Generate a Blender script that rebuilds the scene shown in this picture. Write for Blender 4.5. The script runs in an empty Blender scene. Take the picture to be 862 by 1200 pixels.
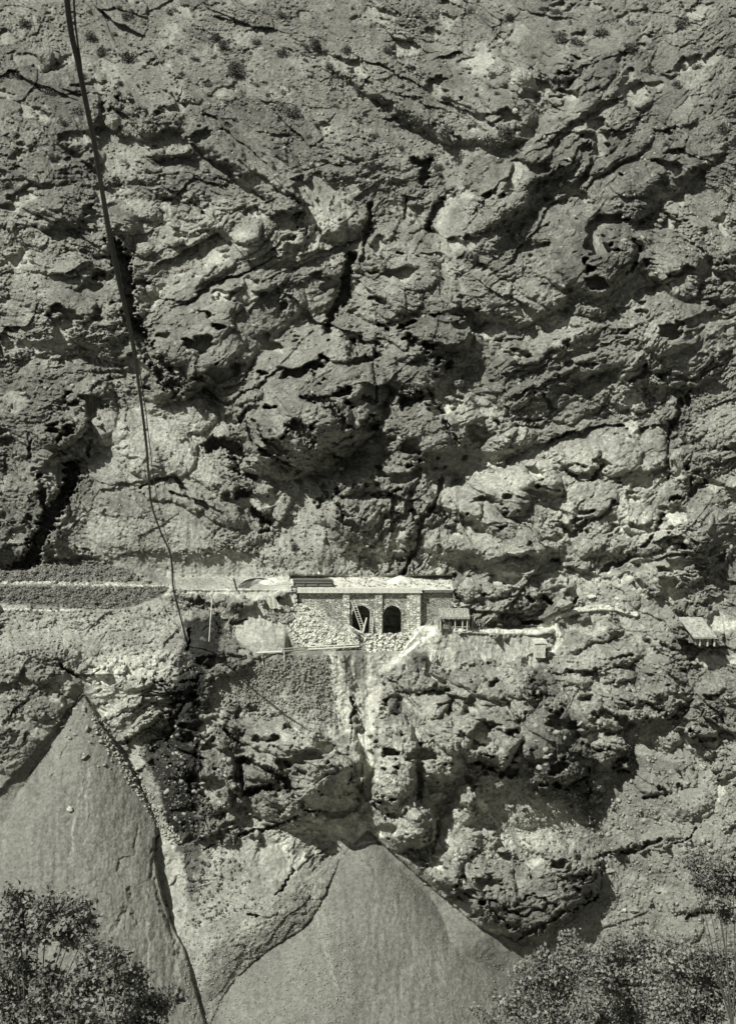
import bpy, bmesh, math, random
import numpy as np
from mathutils import Vector, Matrix
rnd = random.Random(7)
np.random.seed(7)
sc = bpy.context.scene
COL = sc.collection
f32 = np.float32

# ------------------------------------------------------------------ camera
PITCH = math.radians(10.0)
FPX = 1500.0
cP, sP = math.cos(PITCH), math.sin(PITCH)
cam_d = bpy.data.cameras.new('camera')
cam = bpy.data.objects.new('camera', cam_d)
COL.objects.link(cam)
cam_d.sensor_fit = 'VERTICAL'
cam_d.sensor_height = 24.0
cam_d.lens = 24.0 * FPX / 1200.0
cam_d.clip_start = 0.5
cam_d.clip_end = 5000
cam.rotation_euler = (math.radians(90) - PITCH, 0, 0)
sc.camera = cam

def ray(px, py):
    """direction with unit forward (world Y) component"""
    dx = (px - 431.0) / FPX
    dy = (600.0 - py) / FPX
    vy = cP + dy * sP
    return dx / vy, (-sP + dy * cP) / vy

def W(px, py, Y):
    rx, rz = ray(px, py)
    return Vector((rx * Y, Y, rz * Y))

# ------------------------------------------------------------------ noise
def h32(ix, iy, seed):
    h = (ix.astype(np.uint32) * np.uint32(374761393)) ^ (iy.astype(np.uint32) * np.uint32(668265263)) ^ np.uint32((seed * 2246822519) & 0xffffffff)
    h = (h ^ (h >> np.uint32(13))) * np.uint32(1274126177)
    h = (h ^ (h >> np.uint32(16))) * np.uint32(2246822519)
    return h ^ (h >> np.uint32(15))

def u01(h):
    return (h & np.uint32(0xffffff)).astype(f32) * f32(1.0 / 16777216.0)

def rehash(h, k):
    h = (h ^ np.uint32((k * 2654435761) & 0xffffffff)) * np.uint32(1274126177)
    return h ^ (h >> np.uint32(16))

def perlin(x, y, seed):
    x = x.astype(f32); y = y.astype(f32)
    fx = np.floor(x); fy = np.floor(y)
    ix = fx.astype(np.int64); iy = fy.astype(np.int64)
    tx = x - fx; ty = y - fy
    sx = tx * tx * tx * (tx * (tx * 6 - 15) + 10)
    sy = ty * ty * ty * (ty * (ty * 6 - 15) + 10)
    def g(dx, dy):
        a = u01(h32(ix + dx, iy + dy, seed)) * f32(6.2831853)
        return np.cos(a) * (tx - dx) + np.sin(a) * (ty - dy)
    a = g(0, 0); b = g(1, 0); c = g(0, 1); d = g(1, 1)
    return ((a + (b - a) * sx) * (1 - sy) + (c + (d - c) * sx) * sy) * f32(1.5)

def fbm(x, y, seed, octv=4, gain=0.5):
    o = np.zeros_like(x, dtype=f32); a = 1.0; s = 1.0
    for k in range(octv):
        o += a * perlin(x * s + 17.3 * k, y * s - 9.1 * k, seed + k)
        a *= gain; s *= 2.03
    return o

def ridged(x, y, seed, octv=4, gain=0.55):
    o = np.zeros_like(x, dtype=f32); a = 1.0; s = 1.0
    for k in range(octv):
        o += a * (1 - 2 * np.abs(perlin(x * s + 7.7 * k, y * s + 3.1 * k, seed + k)))
        a *= gain; s *= 2.07
    return o

def worley(x, y, seed, jit=0.92):
    x = x.astype(f32); y = y.astype(f32)
    fx = np.floor(x); fy = np.floor(y)
    ix = fx.astype(np.int64); iy = fy.astype(np.int64)
    tx = x - fx; ty = y - fy
    F1 = np.full(x.shape, 9.0, f32); F2 = np.full(x.shape, 9.0, f32)
    VX = np.zeros_like(F1); VY = np.zeros_like(F1); ID = np.zeros(x.shape, np.uint32)
    for dx in (-1, 0, 1):
        for dy in (-1, 0, 1):
            h = h32(ix + dx, iy + dy, seed)
            cx = f32(dx + 0.5) + (u01(h) - f32(0.5)) * f32(jit)
            cy = f32(dy + 0.5) + (u01(rehash(h, 1)) - f32(0.5)) * f32(jit)
            vx = tx - cx; vy = ty - cy
            d = vx * vx + vy * vy
            m = d < F1
            F2 = np.where(m, F1, np.minimum(F2, d))
            F1 = np.where(m, d, F1)
            VX = np.where(m, vx, VX); VY = np.where(m, vy, VY); ID = np.where(m, h, ID)
    return np.sqrt(F1), np.sqrt(F2), VX, VY, ID

def sstep(a, b, x):
    t = np.clip((x - a) / (b - a), 0, 1)
    return t * t * (3 - 2 * t)

# ------------------------------------------------------------------ base profile of the mountainside (side view, metres)
def make_profile(bench=True):
    def T(py): return ray(431.0, py)[1]
    Y0 = 277.0
    tab = {690.0: Y0}
    # upwards
    Y, z = Y0, T(690) * Y0
    py = 690.0
    for stop, beta in ((676, 1.5 if bench else 52), (655, 66 if bench else 50), (560, 60), (430, 60), (300, 58), (200, 54), (90, 47), (-200, 43), (-600, 40)):
        while py > stop:
            py2 = max(stop, py - 7)
            tb = math.tan(math.radians(beta))
            Y = (tb * Y - z) / (tb - T(py2)); z = T(py2) * Y; py = py2
            tab[py] = Y
    Y, z = Y0, T(690) * Y0; py = 690.0
    for stop, beta in ((712, 58), (770, 50), (860, 62), (1240, 63), (1500, 60)):
        while py < stop:
            py2 = min(stop, py + 7)
            tb = math.tan(math.radians(beta))
            Y = (tb * Y - z) / (tb - T(py2)); z = T(py2) * Y; py = py2
            tab[py] = Y
    k = np.array(sorted(tab)); v = np.array([tab[q] for q in k])
    return k, v
PK, PV = make_profile()
PK2, PV2 = make_profile(False)

# ------------------------------------------------------------------ what the photograph shows of the rock, picture coordinates
# lumps: cx, cy, rx, ry, angle (clockwise degrees), height m
LUMPS = [
 (55,65,14,18,0,2.5),(132,144,9,9,0,2.5),(134,118,13,10,20,2),(152,128,8,8,0,2),(164,190,20,8,15,2.2),(185,141,26,17,-20,3),(51,199,26,15,10,3),(192,178,32,10,0,2.5),
 (90,165,40,14,40,2.5),(215,112,22,8,10,2),(250,165,60,12,38,3.5),(302,190,66,9,38,3.5),(338,217,32,8,42,3),(262,250,48,26,25,5),(205,215,34,16,10,3.5),(318,168,38,8,40,2.5),
 (385,200,22,12,40,2),(410,170,30,12,40,3),(450,110,34,11,38,3.5),(500,75,34,12,42,4),(470,55,40,9,38,2.5),(520,100,30,10,38,3.5),(545,120,26,9,35,3),
 (575,78,24,20,35,4.5),(611,92,24,19,30,6),(582,120,22,12,30,4),(548,70,20,9,-50,2.5),(660,75,20,16,0,3),(648,60,26,10,20,3),(500,140,40,10,38,2.5),
 (690,95,50,10,-35,2.5),(700,110,52,14,-33,4),(665,135,40,14,-38,4),(725,165,52,22,-38,4.5),(680,150,30,9,-35,3),(615,200,50,12,-42,3.5),(655,190,52,11,-40,4),(690,200,50,12,-38,3.5),
 (745,210,30,18,-10,3),(790,190,30,20,30,3),(600,235,55,11,-40,3),(570,225,16,28,-20,3),(780,120,40,20,30,3),(790,60,30,24,-20,3),
 (144,258,14,18,0,4),(204,272,18,14,-30,3.5),(169,291,13,9,10,3),(169,246,22,11,20,3),(107,285,26,14,0,3.5),(105,312,24,16,10,3.5),(176,341,9,9,0,3),(215,341,30,12,-35,4),(225,390,52,30,-32,5),(252,420,40,34,-30,5),
 (68,352,48,18,15,3.5),(70,300,36,22,10,2.5),(65,390,40,26,10,3),(130,400,40,22,15,3),(60,250,34,18,10,2.5),(170,428,16,9,20,2.5),(90,325,30,12,0,2),
 (330,248,22,11,-42,4),(297,276,32,13,-42,4),(346,293,38,13,-24,4),(318,317,92,10,-24,3.5),(360,346,32,28,-20,4),(330,330,60,9,-20,2),(240,320,40,12,-35,3),(270,352,50,16,-30,3),(410,260,22,14,-10,3),(395,310,24,16,-40,3),
 (372,438,64,50,-28,9),(350,470,60,62,-20,6),(388,408,30,18,10,3),(300,505,22,40,-20,3),(425,480,20,34,10,3),(360,520,50,24,10,2.5),(330,440,44,16,-38,3),
 (476,300,42,34,30,5),(483,253,10,20,5,3),(455,265,12,20,10,3),(592,309,22,13,10,3),(558,341,38,20,20,4),(500,395,48,22,-10,4),(615,365,22,12,20,3),(430,300,20,26,0,3),(445,350,30,26,20,3),(470,345,26,20,30,3),
 (683,293,60,46,15,7.5),(650,265,40,22,-20,3),(769,381,46,30,10,4.5),(730,353,11,9,0,3),(769,311,26,20,0,3),(644,341,24,18,10,3),(734,420,20,14,0,3),(670,375,40,12,-25,2.5),(655,400,60,9,-25,2.5),(800,300,26,50,0,3),(700,425,44,14,-20,2.5),(620,400,34,16,-20,2.5),
 (500,500,44,32,35,7),(478,455,24,26,10,4),(440,440,24,34,5,4),(592,518,32,12,-20,3.5),(560,490,44,20,30,3),(630,470,44,24,-20,3),(680,470,36,18,-30,3),(453,558,34,22,5,4.5),(453,590,30,11,0,3),(420,600,26,18,10,3),(400,565,34,14,-20,3),(390,600,30,18,30,2.5),
 (506,590,9,26,18,3),(480,615,8,30,25,2.5),(540,590,26,18,30,3),(580,575,40,20,30,3),(545,640,48,20,5,4),(600,630,46,18,20,3),(570,605,50,16,35,3),(620,560,40,18,10,3),
 (676,534,28,16,12,4.5),(697,583,29,20,15,5),(644,567,24,10,0,3),(746,602,22,24,-30,5),(792,541,12,22,0,4),(795,569,14,18,0,4),(785,476,15,22,0,4),(730,505,18,8,5,3),(746,458,34,20,10,3.5),(665,602,10,18,0,3),(720,530,30,26,20,3),(760,530,18,30,15,3),(810,500,14,14,0,3),(765,630,30,14,-35,2.5),(810,620,26,30,-30,3),
 (548,690,17,18,0,6),(580,689,16,19,-20,4),(659,709,13,9,10,4),(664,687,10,9,0,3),(623,694,8,8,0,3),(604,692,7,11,20,3),(600,714,34,8,-15,3),(660,613,8,8,0,2.5),(648,640,9,8,0,2.5),(699,645,24,11,0,3.5),(672,660,20,9,10,2.5),(600,660,40,14,0,3),(735,705,14,9,0,1.5),(640,722,18,8,-10,2.5),
 (280,455,26,20,0,3),(262,600,26,14,30,3),(250,560,40,12,35,3),(285,545,24,10,20,2.5),(310,585,10,20,10,3),(325,590,10,20,5,3),(270,580,26,10,20,3),(200,580,44,10,20,2),(180,520,50,34,20,2),(100,460,24,14,-30,3),(60,470,20,14,-40,3),(75,500,30,20,-20,4),(130,500,34,22,0,2),(50,560,20,30,20,4),(60,600,22,16,-20,4),(210,470,44,26,30,2),
 (244,763,17,15,0,3.5),(268,717,11,8,-30,3.5),(261,700,10,5,0,2.5),(381,921,39,25,5,7),(335,868,62,18,15,3),(252,856,26,20,30,3),(250,912,22,40,0,3.5),(322,944,32,15,0,4.5),(392,966,22,12,10,3),(300,900,26,14,20,3),(360,890,50,22,15,3),(350,965,36,10,20,2),(275,940,16,24,0,2.5),
 (448,815,17,26,5,4),(463,895,26,54,4,7),(515,882,26,36,-5,5),(500,800,19,9,10,3),(512,828,17,11,-30,3.5),(568,862,42,34,35,6),(520,860,30,12,40,3),(604,885,22,20,20,3),(603,830,14,16,10,3),(570,805,34,12,20,3),(486,966,23,30,10,4),(546,943,20,24,10,3.5),(530,980,30,20,20,3),(600,800,40,14,10,2.5),(470,790,22,14,20,3),(640,860,30,30,0,3),
 (560,1035,52,30,30,4.5),(650,1035,48,36,-20,6),(600,1070,50,22,20,4),(520,1020,20,22,30,3),(635,990,30,14,10,2),(670,1010,26,16,0,3),
 (660,893,28,27,0,5),(713,842,12,15,0,3.5),(693,830,13,13,0,3),(734,819,15,10,0,3.5),(769,816,11,11,0,3.5),(783,828,10,11,0,3),(799,820,12,9,0,3.5),(762,914,20,20,10,3.5),(797,909,18,14,0,3),(723,791,22,8,-10,2.5),(700,780,30,10,20,2.5),(780,780,30,10,30,3),(730,766,24,8,-10,2.5),(670,790,20,14,20,2.5),(715,875,26,14,-20,3),(780,865,20,12,0,2),(700,745,30,8,-20,2),(815,940,20,18,0,2.5),(820,870,20,16,0,2),
 (116,791,15,8,-15,3),(115,808,18,9,0,2.5),(141,835,30,8,-25,3),(164,850,32,8,-28,3.5),(76,800,24,13,20,2.5),(45,790,18,10,10,2),(180,818,18,7,-20,2.5),(55,830,24,12,-20,2),(150,800,26,12,10,2),(212,840,20,16,0,2.5),(210,890,24,24,0,2),
 (725,992,30,7,-10,2.5),(775,980,26,8,-14,3),(640,740,20,6,0,1),
 (800,1090,26,14,-10,2.5),(805,1060,20,12,0,2),(745,1082,10,5,0,1)]
MASSES = [
 (250,385,108,60,-32,9),(358,465,98,80,-32,13),(485,378,60,92,-8,9),(683,298,84,62,15,8),(640,190,150,34,-38,8),(765,195,110,40,-36,7),(560,108,72,50,35,8),(455,88,115,32,38,7),(300,190,125,26,38,7),(312,280,85,34,-42,7),(90,345,74,58,10,7),(85,262,72,42,10,6),(72,482,62,62,-20,7),(772,398,75,56,5,8),(650,425,92,34,-25,6),(640,575,150,80,-5,6),(502,505,60,56,30,9),(450,592,72,60,0,7),(545,625,70,48,20,5),(795,620,60,62,-20,6),
 (592,848,130,98,25,6.5),(468,900,50,98,5,8),(362,908,92,58,10,8),(592,1040,122,62,0,4),(732,810,112,48,20,6),(785,915,55,44,0,5),(145,815,78,46,-20,5),(190,130,70,50,20,5),(60,120,60,60,10,5),(560,270,60,36,-40,6),(600,345,60,36,15,6),(200,570,110,90,10,4),(815,300,50,70,0,5),(700,90,70,36,-35,5),(640,70,50,40,10,5)]
# clefts: points, half width px, depth m
CLEFTS = [
 ([(134,286),(145,310),(150,340),(153,372)],10,11),([(150,365),(163,395),(185,425),(206,455)],10,9),([(160,330),(172,332)],4,5),([(112,325),(120,323)],5,5),
 ([(55,75),(60,72)],4,3),([(488,190),(500,190),(496,212)],7,8),([(518,234),(505,255),(500,270),(510,274)],5,8),([(476,230),(472,258)],2,4),([(412,300),(405,330),(403,352)],7,9),([(400,350),(386,372),(384,385)],6,8),([(433,240),(431,275),(425,305)],5,6),
 ([(411,400),(412,415)],5,5),([(246,524),(262,518),(277,528),(279,545)],8,10),([(265,474),(297,455),(330,432)],2.4,5),([(240,455),(262,472)],3,4),([(275,503),(290,480),(300,478)],3.4,4),
 ([(288,495),(297,520),(318,536),(340,541)],2.2,3.5),([(296,490),(307,512),(330,530)],1.8,2.5),([(345,498),(358,510),(366,518)],8,7),([(365,468),(385,472),(398,488),(404,500)],6,6),([(352,465),(372,470)],4,4),([(427,466),(436,470)],5,6),([(425,500),(440,498)],7,7),([(390,532),(398,537)],4,5),
 ([(474,472),(488,466)],8,8),([(500,455),(520,490),(536,520)],3,4),([(440,400),(440,470)],2.5,3),([(290,558),(299,560)],4,6),([(278,578),(288,577)],6,6),([(298,600),(312,612)],6,7),([(305,622),(315,622)],3,4),([(372,592),(382,578)],3.5,5),([(395,592),(402,600)],3,4),
 ([(517,562),(511,588),(500,606)],3.2,6),([(496,604),(488,640),(471,672)],3.6,8),([(482,598),(490,612)],3.5,5),([(436,580),(452,583),(470,574)],2.8,5),
 ([(86,548),(80,575),(62,602)],10,11),([(48,560),(52,590)],5,6),([(60,602),(46,632),(36,660)],11,10),([(30,665),(0,690)],14,6),([(36,520),(34,535)],3,5),([(104,515),(104,535)],2.2,3),([(82,476),(92,472)],4,5),([(75,465),(83,460)],3,4),
 ([(165,572),(182,562),(205,558),(226,586)],2.6,4),([(33,610),(60,650)],6,3),([(200,575),(238,590),(262,602)],2,3),([(230,590),(255,600)],2,3),
 ([(745,280),(746,298),(738,318)],4,7),([(738,446),(752,440),(757,432)],4,6),([(772,440),(783,438)],3.4,4),([(797,470),(794,490),(788,496)],4.5,7),([(640,518),(665,507)],2.2,5),([(805,460),(808,475)],3.2,4),
 ([(787,586),(793,583)],4,7),([(808,578),(824,566)],5,7),([(783,500),(784,560)],2,4),([(806,545),(808,570)],3,5),
 ([(776,602),(768,625),(752,640)],3.2,7),([(744,648),(728,658),(706,668)],4.6,9),([(720,588),(716,596)],3,4),([(664,552),(680,564),(697,560),(706,544)],2.7,5),([(630,570),(655,575)],1.8,3),
 ([(662,618),(672,626),(684,610)],5,7),([(684,616),(700,608),(725,590)],2,4),([(646,657),(654,657)],3,5),([(637,700),(645,706)],5,7),([(676,700),(668,712)],3,5),([(619,702),(624,704)],4,5),([(616,728),(634,730)],3.6,5),
 ([(532,672),(530,690),(540,705)],2.4,7),([(562,688),(566,698)],3,5),([(590,685),(594,690)],3,4),
 ([(412,818),(414,835),(412,850)],2.0,4.5),([(412,850),(411,868)],1.5,3),([(333,894),(345,901),(357,907)],3.4,6),([(284,890),(312,902),(335,915),(346,932)],5,8),([(346,932),(362,948),(395,957),(416,947),(422,925)],3.6,8),([(288,930),(318,922)],5,6),([(278,980),(300,972),(332,966),(350,955)],2.8,5),([(262,855),(280,870)],2.5,4),([(280,890),(285,925)],3,4),
 ([(493,897),(492,920),(489,938)],3.8,8),([(440,944),(452,957),(468,957),(476,948)],3,7),([(507,1000),(513,970),(508,950)],1.8,3),([(546,905),(552,922)],3.6,7),([(565,892),(588,905),(603,905)],6.5,9),([(612,870),(600,892)],3,5),([(632,920),(665,921),(686,908),(688,898)],3.4,8),
 ([(720,896),(732,890)],5,7),([(724,905),(735,902)],3,4),([(514,826),(528,822),(526,836)],2.6,5),([(488,815),(505,809),(515,801)],2.4,5),([(458,797),(475,810),(488,828)],2,3),([(455,830),(465,840)],3,3),([(530,820),(560,845),(600,862)],1.8,4),([(590,820),(612,850),(616,835)],2.4,5),([(540,860),(575,880)],3,4),([(477,888),(492,898),(512,915)],1.8,3),
 ([(748,824),(760,828),(775,834)],3.6,6),([(780,838),(792,840)],3,5),([(797,830),(806,824)],4.5,7),([(728,822),(740,826)],2.5,4),([(678,818),(690,820)],3,4),([(695,838),(700,842)],3,4),([(710,860),(718,860)],3,5),([(680,873),(700,880),(712,878)],3,5),([(716,772),(740,768)],3,4),([(795,920),(798,924)],3,4),([(756,936),(768,934)],3,4),([(770,922),(782,930)],3,4),([(790,782),(806,790)],2.6,4),([(820,865),(835,868)],4,5),([(770,763),(800,785)],1.8,3),
 ([(515,1045),(517,1052)],3,5),([(545,1045),(575,1068),(600,1084)],2.2,4),([(550,1077),(562,1070)],4,7),([(570,1090),(605,1101),(635,1083),(650,1076)],3.4,8),([(650,1074),(676,1061),(698,1048)],3.6,8),([(575,1055),(610,1075),(640,1062)],2.2,4),([(620,1048),(650,1062)],2,3),
 ([(700,1005),(728,996)],2,4),([(728,998),(752,992),(772,984)],4,7),([(792,988),(808,982),(816,972)],2,4),([(705,1090),(760,1070)],2,1),([(805,1075),(830,1070)],4,4),
 ([(112,806),(98,798),(70,780)],2,4),([(102,793),(122,782)],2,3),([(110,826),(112,848)],2.4,4),([(120,848),(165,826)],1.8,4),([(142,873),(158,862),(186,845)],2.6,5),([(70,815),(90,822)],2,3),([(180,800),(200,812)],1.6,3),([(112,830),(125,822)],2.4,3),
 ([(184,980),(177,1005),(178,1028)],1.8,3.2),([(178,1028),(186,1048),(198,1078),(210,1120)],2.3,3.5),([(152,1044),(153,1058)],1.8,3),([(153,1060),(140,1075),(132,1092)],1.5,2.4),([(162,965),(161,985),(156,1002),(140,1008),(137,1020)],1.2,1.6),([(148,1060),(146,1090)],1,1),([(152,1072),(162,1074),(160,1085)],1.5,2),
 ([(86,826),(55,872),(36,905),(30,925)],1.3,1.6),([(82,868),(70,890),(56,925)],1.1,1.3),([(290,1072),(310,1078),(326,1072)],2,2.5),([(325,1048),(338,1030),(344,1020)],1.8,2.5),([(240,996),(252,990)],1.4,2),
 ([(223,738),(222,760)],3,2),([(230,705),(250,712)],5,3),([(270,730),(290,725)],2,2)]
# ledges: everything just below / right of the line drops back
LEDGES = [
 ([(572,545),(620,524),(664,506),(700,497),(770,500)],3.0,24),([(330,541),(360,548),(400,540),(425,520)],2.5,16),([(36,480),(60,500),(100,540)],2,12),
 ([(230,345),(265,325),(320,305),(420,276)],3.0,12),([(155,345),(190,352),(232,352),(262,330)],2.5,10),([(200,230),(230,210),(265,215)],2,10),
 ([(560,240),(620,180),(700,118),(740,112)],2.4,12),([(600,300),(640,250),(700,180)],2.2,12),([(630,220),(680,170),(750,140)],2.2,10),([(470,110),(510,125),(560,150)],2.4,12),([(430,70),(480,90),(540,135),(600,150)],2.4,12),
 ([(250,140),(300,180),(352,238)],2.6,10),([(210,155),(260,190),(330,250)],2.4,12),([(640,160),(600,190),(560,215)],2,10),([(560,330),(600,350),(640,380)],2.0,10),
 ([(430,395),(470,410),(530,402),(560,380)],2.2,14),([(240,470),(200,440),(180,410)],1.5,10),([(600,440),(660,415),(740,400)],2,12),([(610,460),(680,430),(720,400)],2,12),
 ([(470,1000),(500,1010),(515,1040)],2,10),([(630,790),(640,840),(660,890)],1.6,10),([(690,860),(740,850),(800,835)],2,10),([(540,560),(580,590),(640,640)],1.6,10),([(560,540),(600,580),(660,600)],1.4,10),
 ([(430,640),(470,600),(480,560)],2,12),([(520,640),(560,655),(620,650)],1.8,10),([(640,540),(680,550),(700,560)],1.5,8),([(290,860),(340,880),(400,880)],1.4,10)]
# soil / scree polygons: points, softness, smoothness 0..1, albedo
SOIL = [
 ([(340,208),(402,208),(408,245),(378,268),(345,264),(352,235)],7,.9,.27),
 ([(100,20),(440,20),(520,190),(480,215),(400,215),(300,140),(240,120),(170,128),(110,90)],20,.10,.21),
 ([(120,75),(200,70),(210,120),(170,128),(125,105)],8,.8,.26),([(112,148),(170,165),(165,205),(128,215),(115,180)],8,.8,.27),
 ([(430,130),(520,150),(555,180),(540,225),(505,180),(440,170)],10,.6,.21),
 ([(505,175),(550,180),(545,215),(520,215),(510,195)],6,.8,.26),
 ([(516,225),(532,225),(522,272),(545,340),(530,352),(508,290)],5,.3,.40),
 ([(498,532),(560,530),(600,532),(575,545),(545,556),(505,552)],4,.95,.34),
 ([(345,575),(388,580),(385,630),(440,668),(300,676),(285,650),(330,620)],10,.72,.25),
 ([(95,650),(200,640),(300,650),(345,672),(345,690),(36,690),(36,672)],8,.9,.30),
 ([(110,480),(250,470),(275,520),(240,600),(260,650),(110,650),(90,600),(110,540)],10,.4,.28),
 ([(0,655),(60,650),(150,662),(200,680),(200,712),(150,716),(0,715)],6,.95,.24),
 ([(195,670),(275,676),(340,676),(345,690),(300,705),(195,690)],4,.95,.40),
 ([(0,710),(200,700),(240,730),(225,790),(170,800),(100,778),(0,775)],10,.6,.25),
 ([(285,710),(350,700),(430,740),(440,765),(300,770),(270,745)],6,.85,.33),
 ([(232,828),(262,790),(305,768),(385,765),(405,800),(408,860),(350,865),(320,835),(270,822)],6,.9,.24),
 ([(380,765),(400,765),(408,790),(412,860),(398,855),(388,810)],5,.85,.46),
 ([(398,760),(455,760),(446,800),(440,850),(436,930),(424,960),(418,900),(418,830)],7,.9,.30),
 ([(425,790),(436,790),(432,870),(426,900)],6,.9,.33),
 ([(440,790),(470,735),(500,728),(560,738),(640,742),(630,760),(610,775),(540,782),(510,785),(498,760),(470,775)],6,.8,.32),
 ([(446,785),(478,738),(520,736),(510,752),(488,756),(465,778)],5,.85,.42),
 ([(668,668),(740,680),(800,715),(780,760),(740,752),(720,722),(690,712),(660,715)],8,.8,.24),
 ([(560,915),(640,925),(685,930),(705,1000),(640,1002),(600,1010),(575,975),(555,940)],8,.85,.27),
 ([(718,838),(800,848),(840,900),(845,985),(700,1002),(690,935),(735,905),(740,880)],6,.85,.19),
 ([(640,1085),(700,1048),(705,1006),(790,990),(862,970),(862,1200),(640,1200),(610,1110)],6,.92,.20),
 ([(215,985),(270,985),(330,975),(350,1040),(330,1075),(250,1110),(220,1200),(200,1100)],10,.8,.28),
 ([(165,930),(215,975),(220,1100),(205,1200),(180,1050)],8,.8,.32),
 ([(490,545),(520,555),(510,600),(500,560)],4,.5,.3)]
# stains, plus shade painted into the rock colour: points, softness, multiplier
STAIN_SHADE = [
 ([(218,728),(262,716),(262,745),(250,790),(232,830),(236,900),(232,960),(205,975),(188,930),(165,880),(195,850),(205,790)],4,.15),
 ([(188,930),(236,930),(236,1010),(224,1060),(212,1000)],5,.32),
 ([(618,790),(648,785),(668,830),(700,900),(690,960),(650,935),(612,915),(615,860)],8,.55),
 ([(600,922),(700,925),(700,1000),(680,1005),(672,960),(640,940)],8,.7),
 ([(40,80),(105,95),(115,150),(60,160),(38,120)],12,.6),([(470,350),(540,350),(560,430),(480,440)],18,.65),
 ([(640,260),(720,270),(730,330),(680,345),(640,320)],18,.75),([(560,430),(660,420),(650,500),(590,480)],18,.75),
 ([(340,430),(430,430),(420,500),(330,500)],16,.88),([(460,470),(530,490),(530,540),(450,535)],12,.8),([(0,440),(110,440),(100,640),(0,660)],16,.75),  # broad dark zones: shade of turned faces and hollows put into the albedo
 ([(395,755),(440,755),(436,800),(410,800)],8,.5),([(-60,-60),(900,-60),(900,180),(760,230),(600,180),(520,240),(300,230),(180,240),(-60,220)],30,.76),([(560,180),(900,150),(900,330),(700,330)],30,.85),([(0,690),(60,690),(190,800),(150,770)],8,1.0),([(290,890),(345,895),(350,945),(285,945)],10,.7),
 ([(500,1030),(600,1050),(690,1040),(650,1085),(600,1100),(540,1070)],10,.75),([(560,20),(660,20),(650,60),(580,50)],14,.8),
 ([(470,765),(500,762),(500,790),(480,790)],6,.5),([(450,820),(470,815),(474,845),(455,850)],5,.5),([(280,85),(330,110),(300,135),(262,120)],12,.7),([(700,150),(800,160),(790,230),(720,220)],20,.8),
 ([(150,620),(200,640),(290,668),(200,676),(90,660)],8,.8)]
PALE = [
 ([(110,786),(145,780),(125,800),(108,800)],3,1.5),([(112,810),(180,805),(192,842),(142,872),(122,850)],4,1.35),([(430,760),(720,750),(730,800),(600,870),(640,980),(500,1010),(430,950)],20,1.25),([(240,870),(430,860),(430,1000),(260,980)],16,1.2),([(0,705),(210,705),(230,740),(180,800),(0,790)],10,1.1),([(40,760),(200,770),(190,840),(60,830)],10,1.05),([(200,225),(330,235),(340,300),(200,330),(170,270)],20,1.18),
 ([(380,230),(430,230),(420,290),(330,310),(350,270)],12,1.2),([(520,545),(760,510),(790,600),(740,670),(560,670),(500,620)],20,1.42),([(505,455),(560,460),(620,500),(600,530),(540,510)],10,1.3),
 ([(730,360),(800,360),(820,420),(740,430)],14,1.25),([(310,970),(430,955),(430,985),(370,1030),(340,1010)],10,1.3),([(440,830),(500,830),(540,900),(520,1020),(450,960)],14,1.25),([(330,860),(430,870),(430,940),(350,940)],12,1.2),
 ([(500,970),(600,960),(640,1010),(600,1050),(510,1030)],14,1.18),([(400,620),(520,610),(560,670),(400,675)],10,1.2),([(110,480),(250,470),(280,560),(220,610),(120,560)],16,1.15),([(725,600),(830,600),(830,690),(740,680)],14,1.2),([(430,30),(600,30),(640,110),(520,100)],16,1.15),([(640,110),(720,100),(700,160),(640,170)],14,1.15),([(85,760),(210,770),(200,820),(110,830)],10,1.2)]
PATHS = [([(385,772),(398,800),(410,840),(418,880),(424,940)],2.6,.42),([(412,775),(420,830),(424,900),(428,960)],1.5,.40),([(432,770),(434,830),(430,900),(430,950)],3.0,.43),([(449,778),(444,830),(440,880),(436,920)],1.6,.40),([(398,768),(405,790),(415,830)],1.0,.2),([(424,780),(427,840),(426,890)],1.2,.24), # trodden pale lines: points, half width px, albedo
 ([(478,735),(520,736),(560,738),(600,740),(632,740),(650,733)],2.4,.54),([(632,735),(650,724),(675,716),(700,712),(722,713),(745,720)],2.1,.52),([(650,733),(655,750),(648,762),(630,772)],2.2,.50),
 ([(0,683),(60,683),(130,685),(200,688)],1.6,.44),([(0,713),(60,715),(100,713),(140,710),(190,697),(270,690)],1.0,.48),
 ([(100,990),(102,940),(105,900)],1.4,.24),([(82,1010),(88,960),(98,920)],1.6,.25),([(356,1035),(365,1060),(382,1110),(395,1160)],1.2,.22),([(385,1000),(440,985)],0.8,.33),([(180,1010),(205,1090),(210,1150)],1.4,.26),([(172,1040),(176,1160)],1.2,.25),
 ([(560,940),(590,980)],3,.44),([(590,960),(612,1005)],2,.20),([(602,975),(618,1010)],1.2,.20),([(470,770),(508,738)],1.5,.7),([(455,785),(488,742)],1.2,.7),([(508,775),(520,740)],.9,.16),([(515,775),(526,744)],.8,.16),([(505,765),(500,790),(520,800)],1.2,.5),
 ([(455,805),(490,835),(525,862)],2.0,.50),([(525,862),(545,885),(556,920),(570,950)],3,.48)]

ORI = [(100,100,40),(300,180,38),(450,80,38),(600,100,36),(740,130,-35),(560,250,-40),(650,220,-40),(700,300,-25),(350,260,-42),(250,340,-32),(100,320,15),(80,430,0),(150,550,28),(300,500,45),(400,520,-15),(250,400,-32),(480,330,40),(500,400,10),(620,400,-25),(750,450,-35),(650,500,-20),(600,600,35),(740,600,-40),(450,600,-60),(480,650,-65),(150,620,25),(600,700,-20),(700,800,32),(560,840,38),(470,870,70),(150,830,-26),(330,880,15),(250,900,60),(560,1060,35),(650,1050,-25),(760,900,30),(300,1040,-50),(360,440,-35),(320,600,50),(800,250,20),(800,700,25)]

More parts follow.
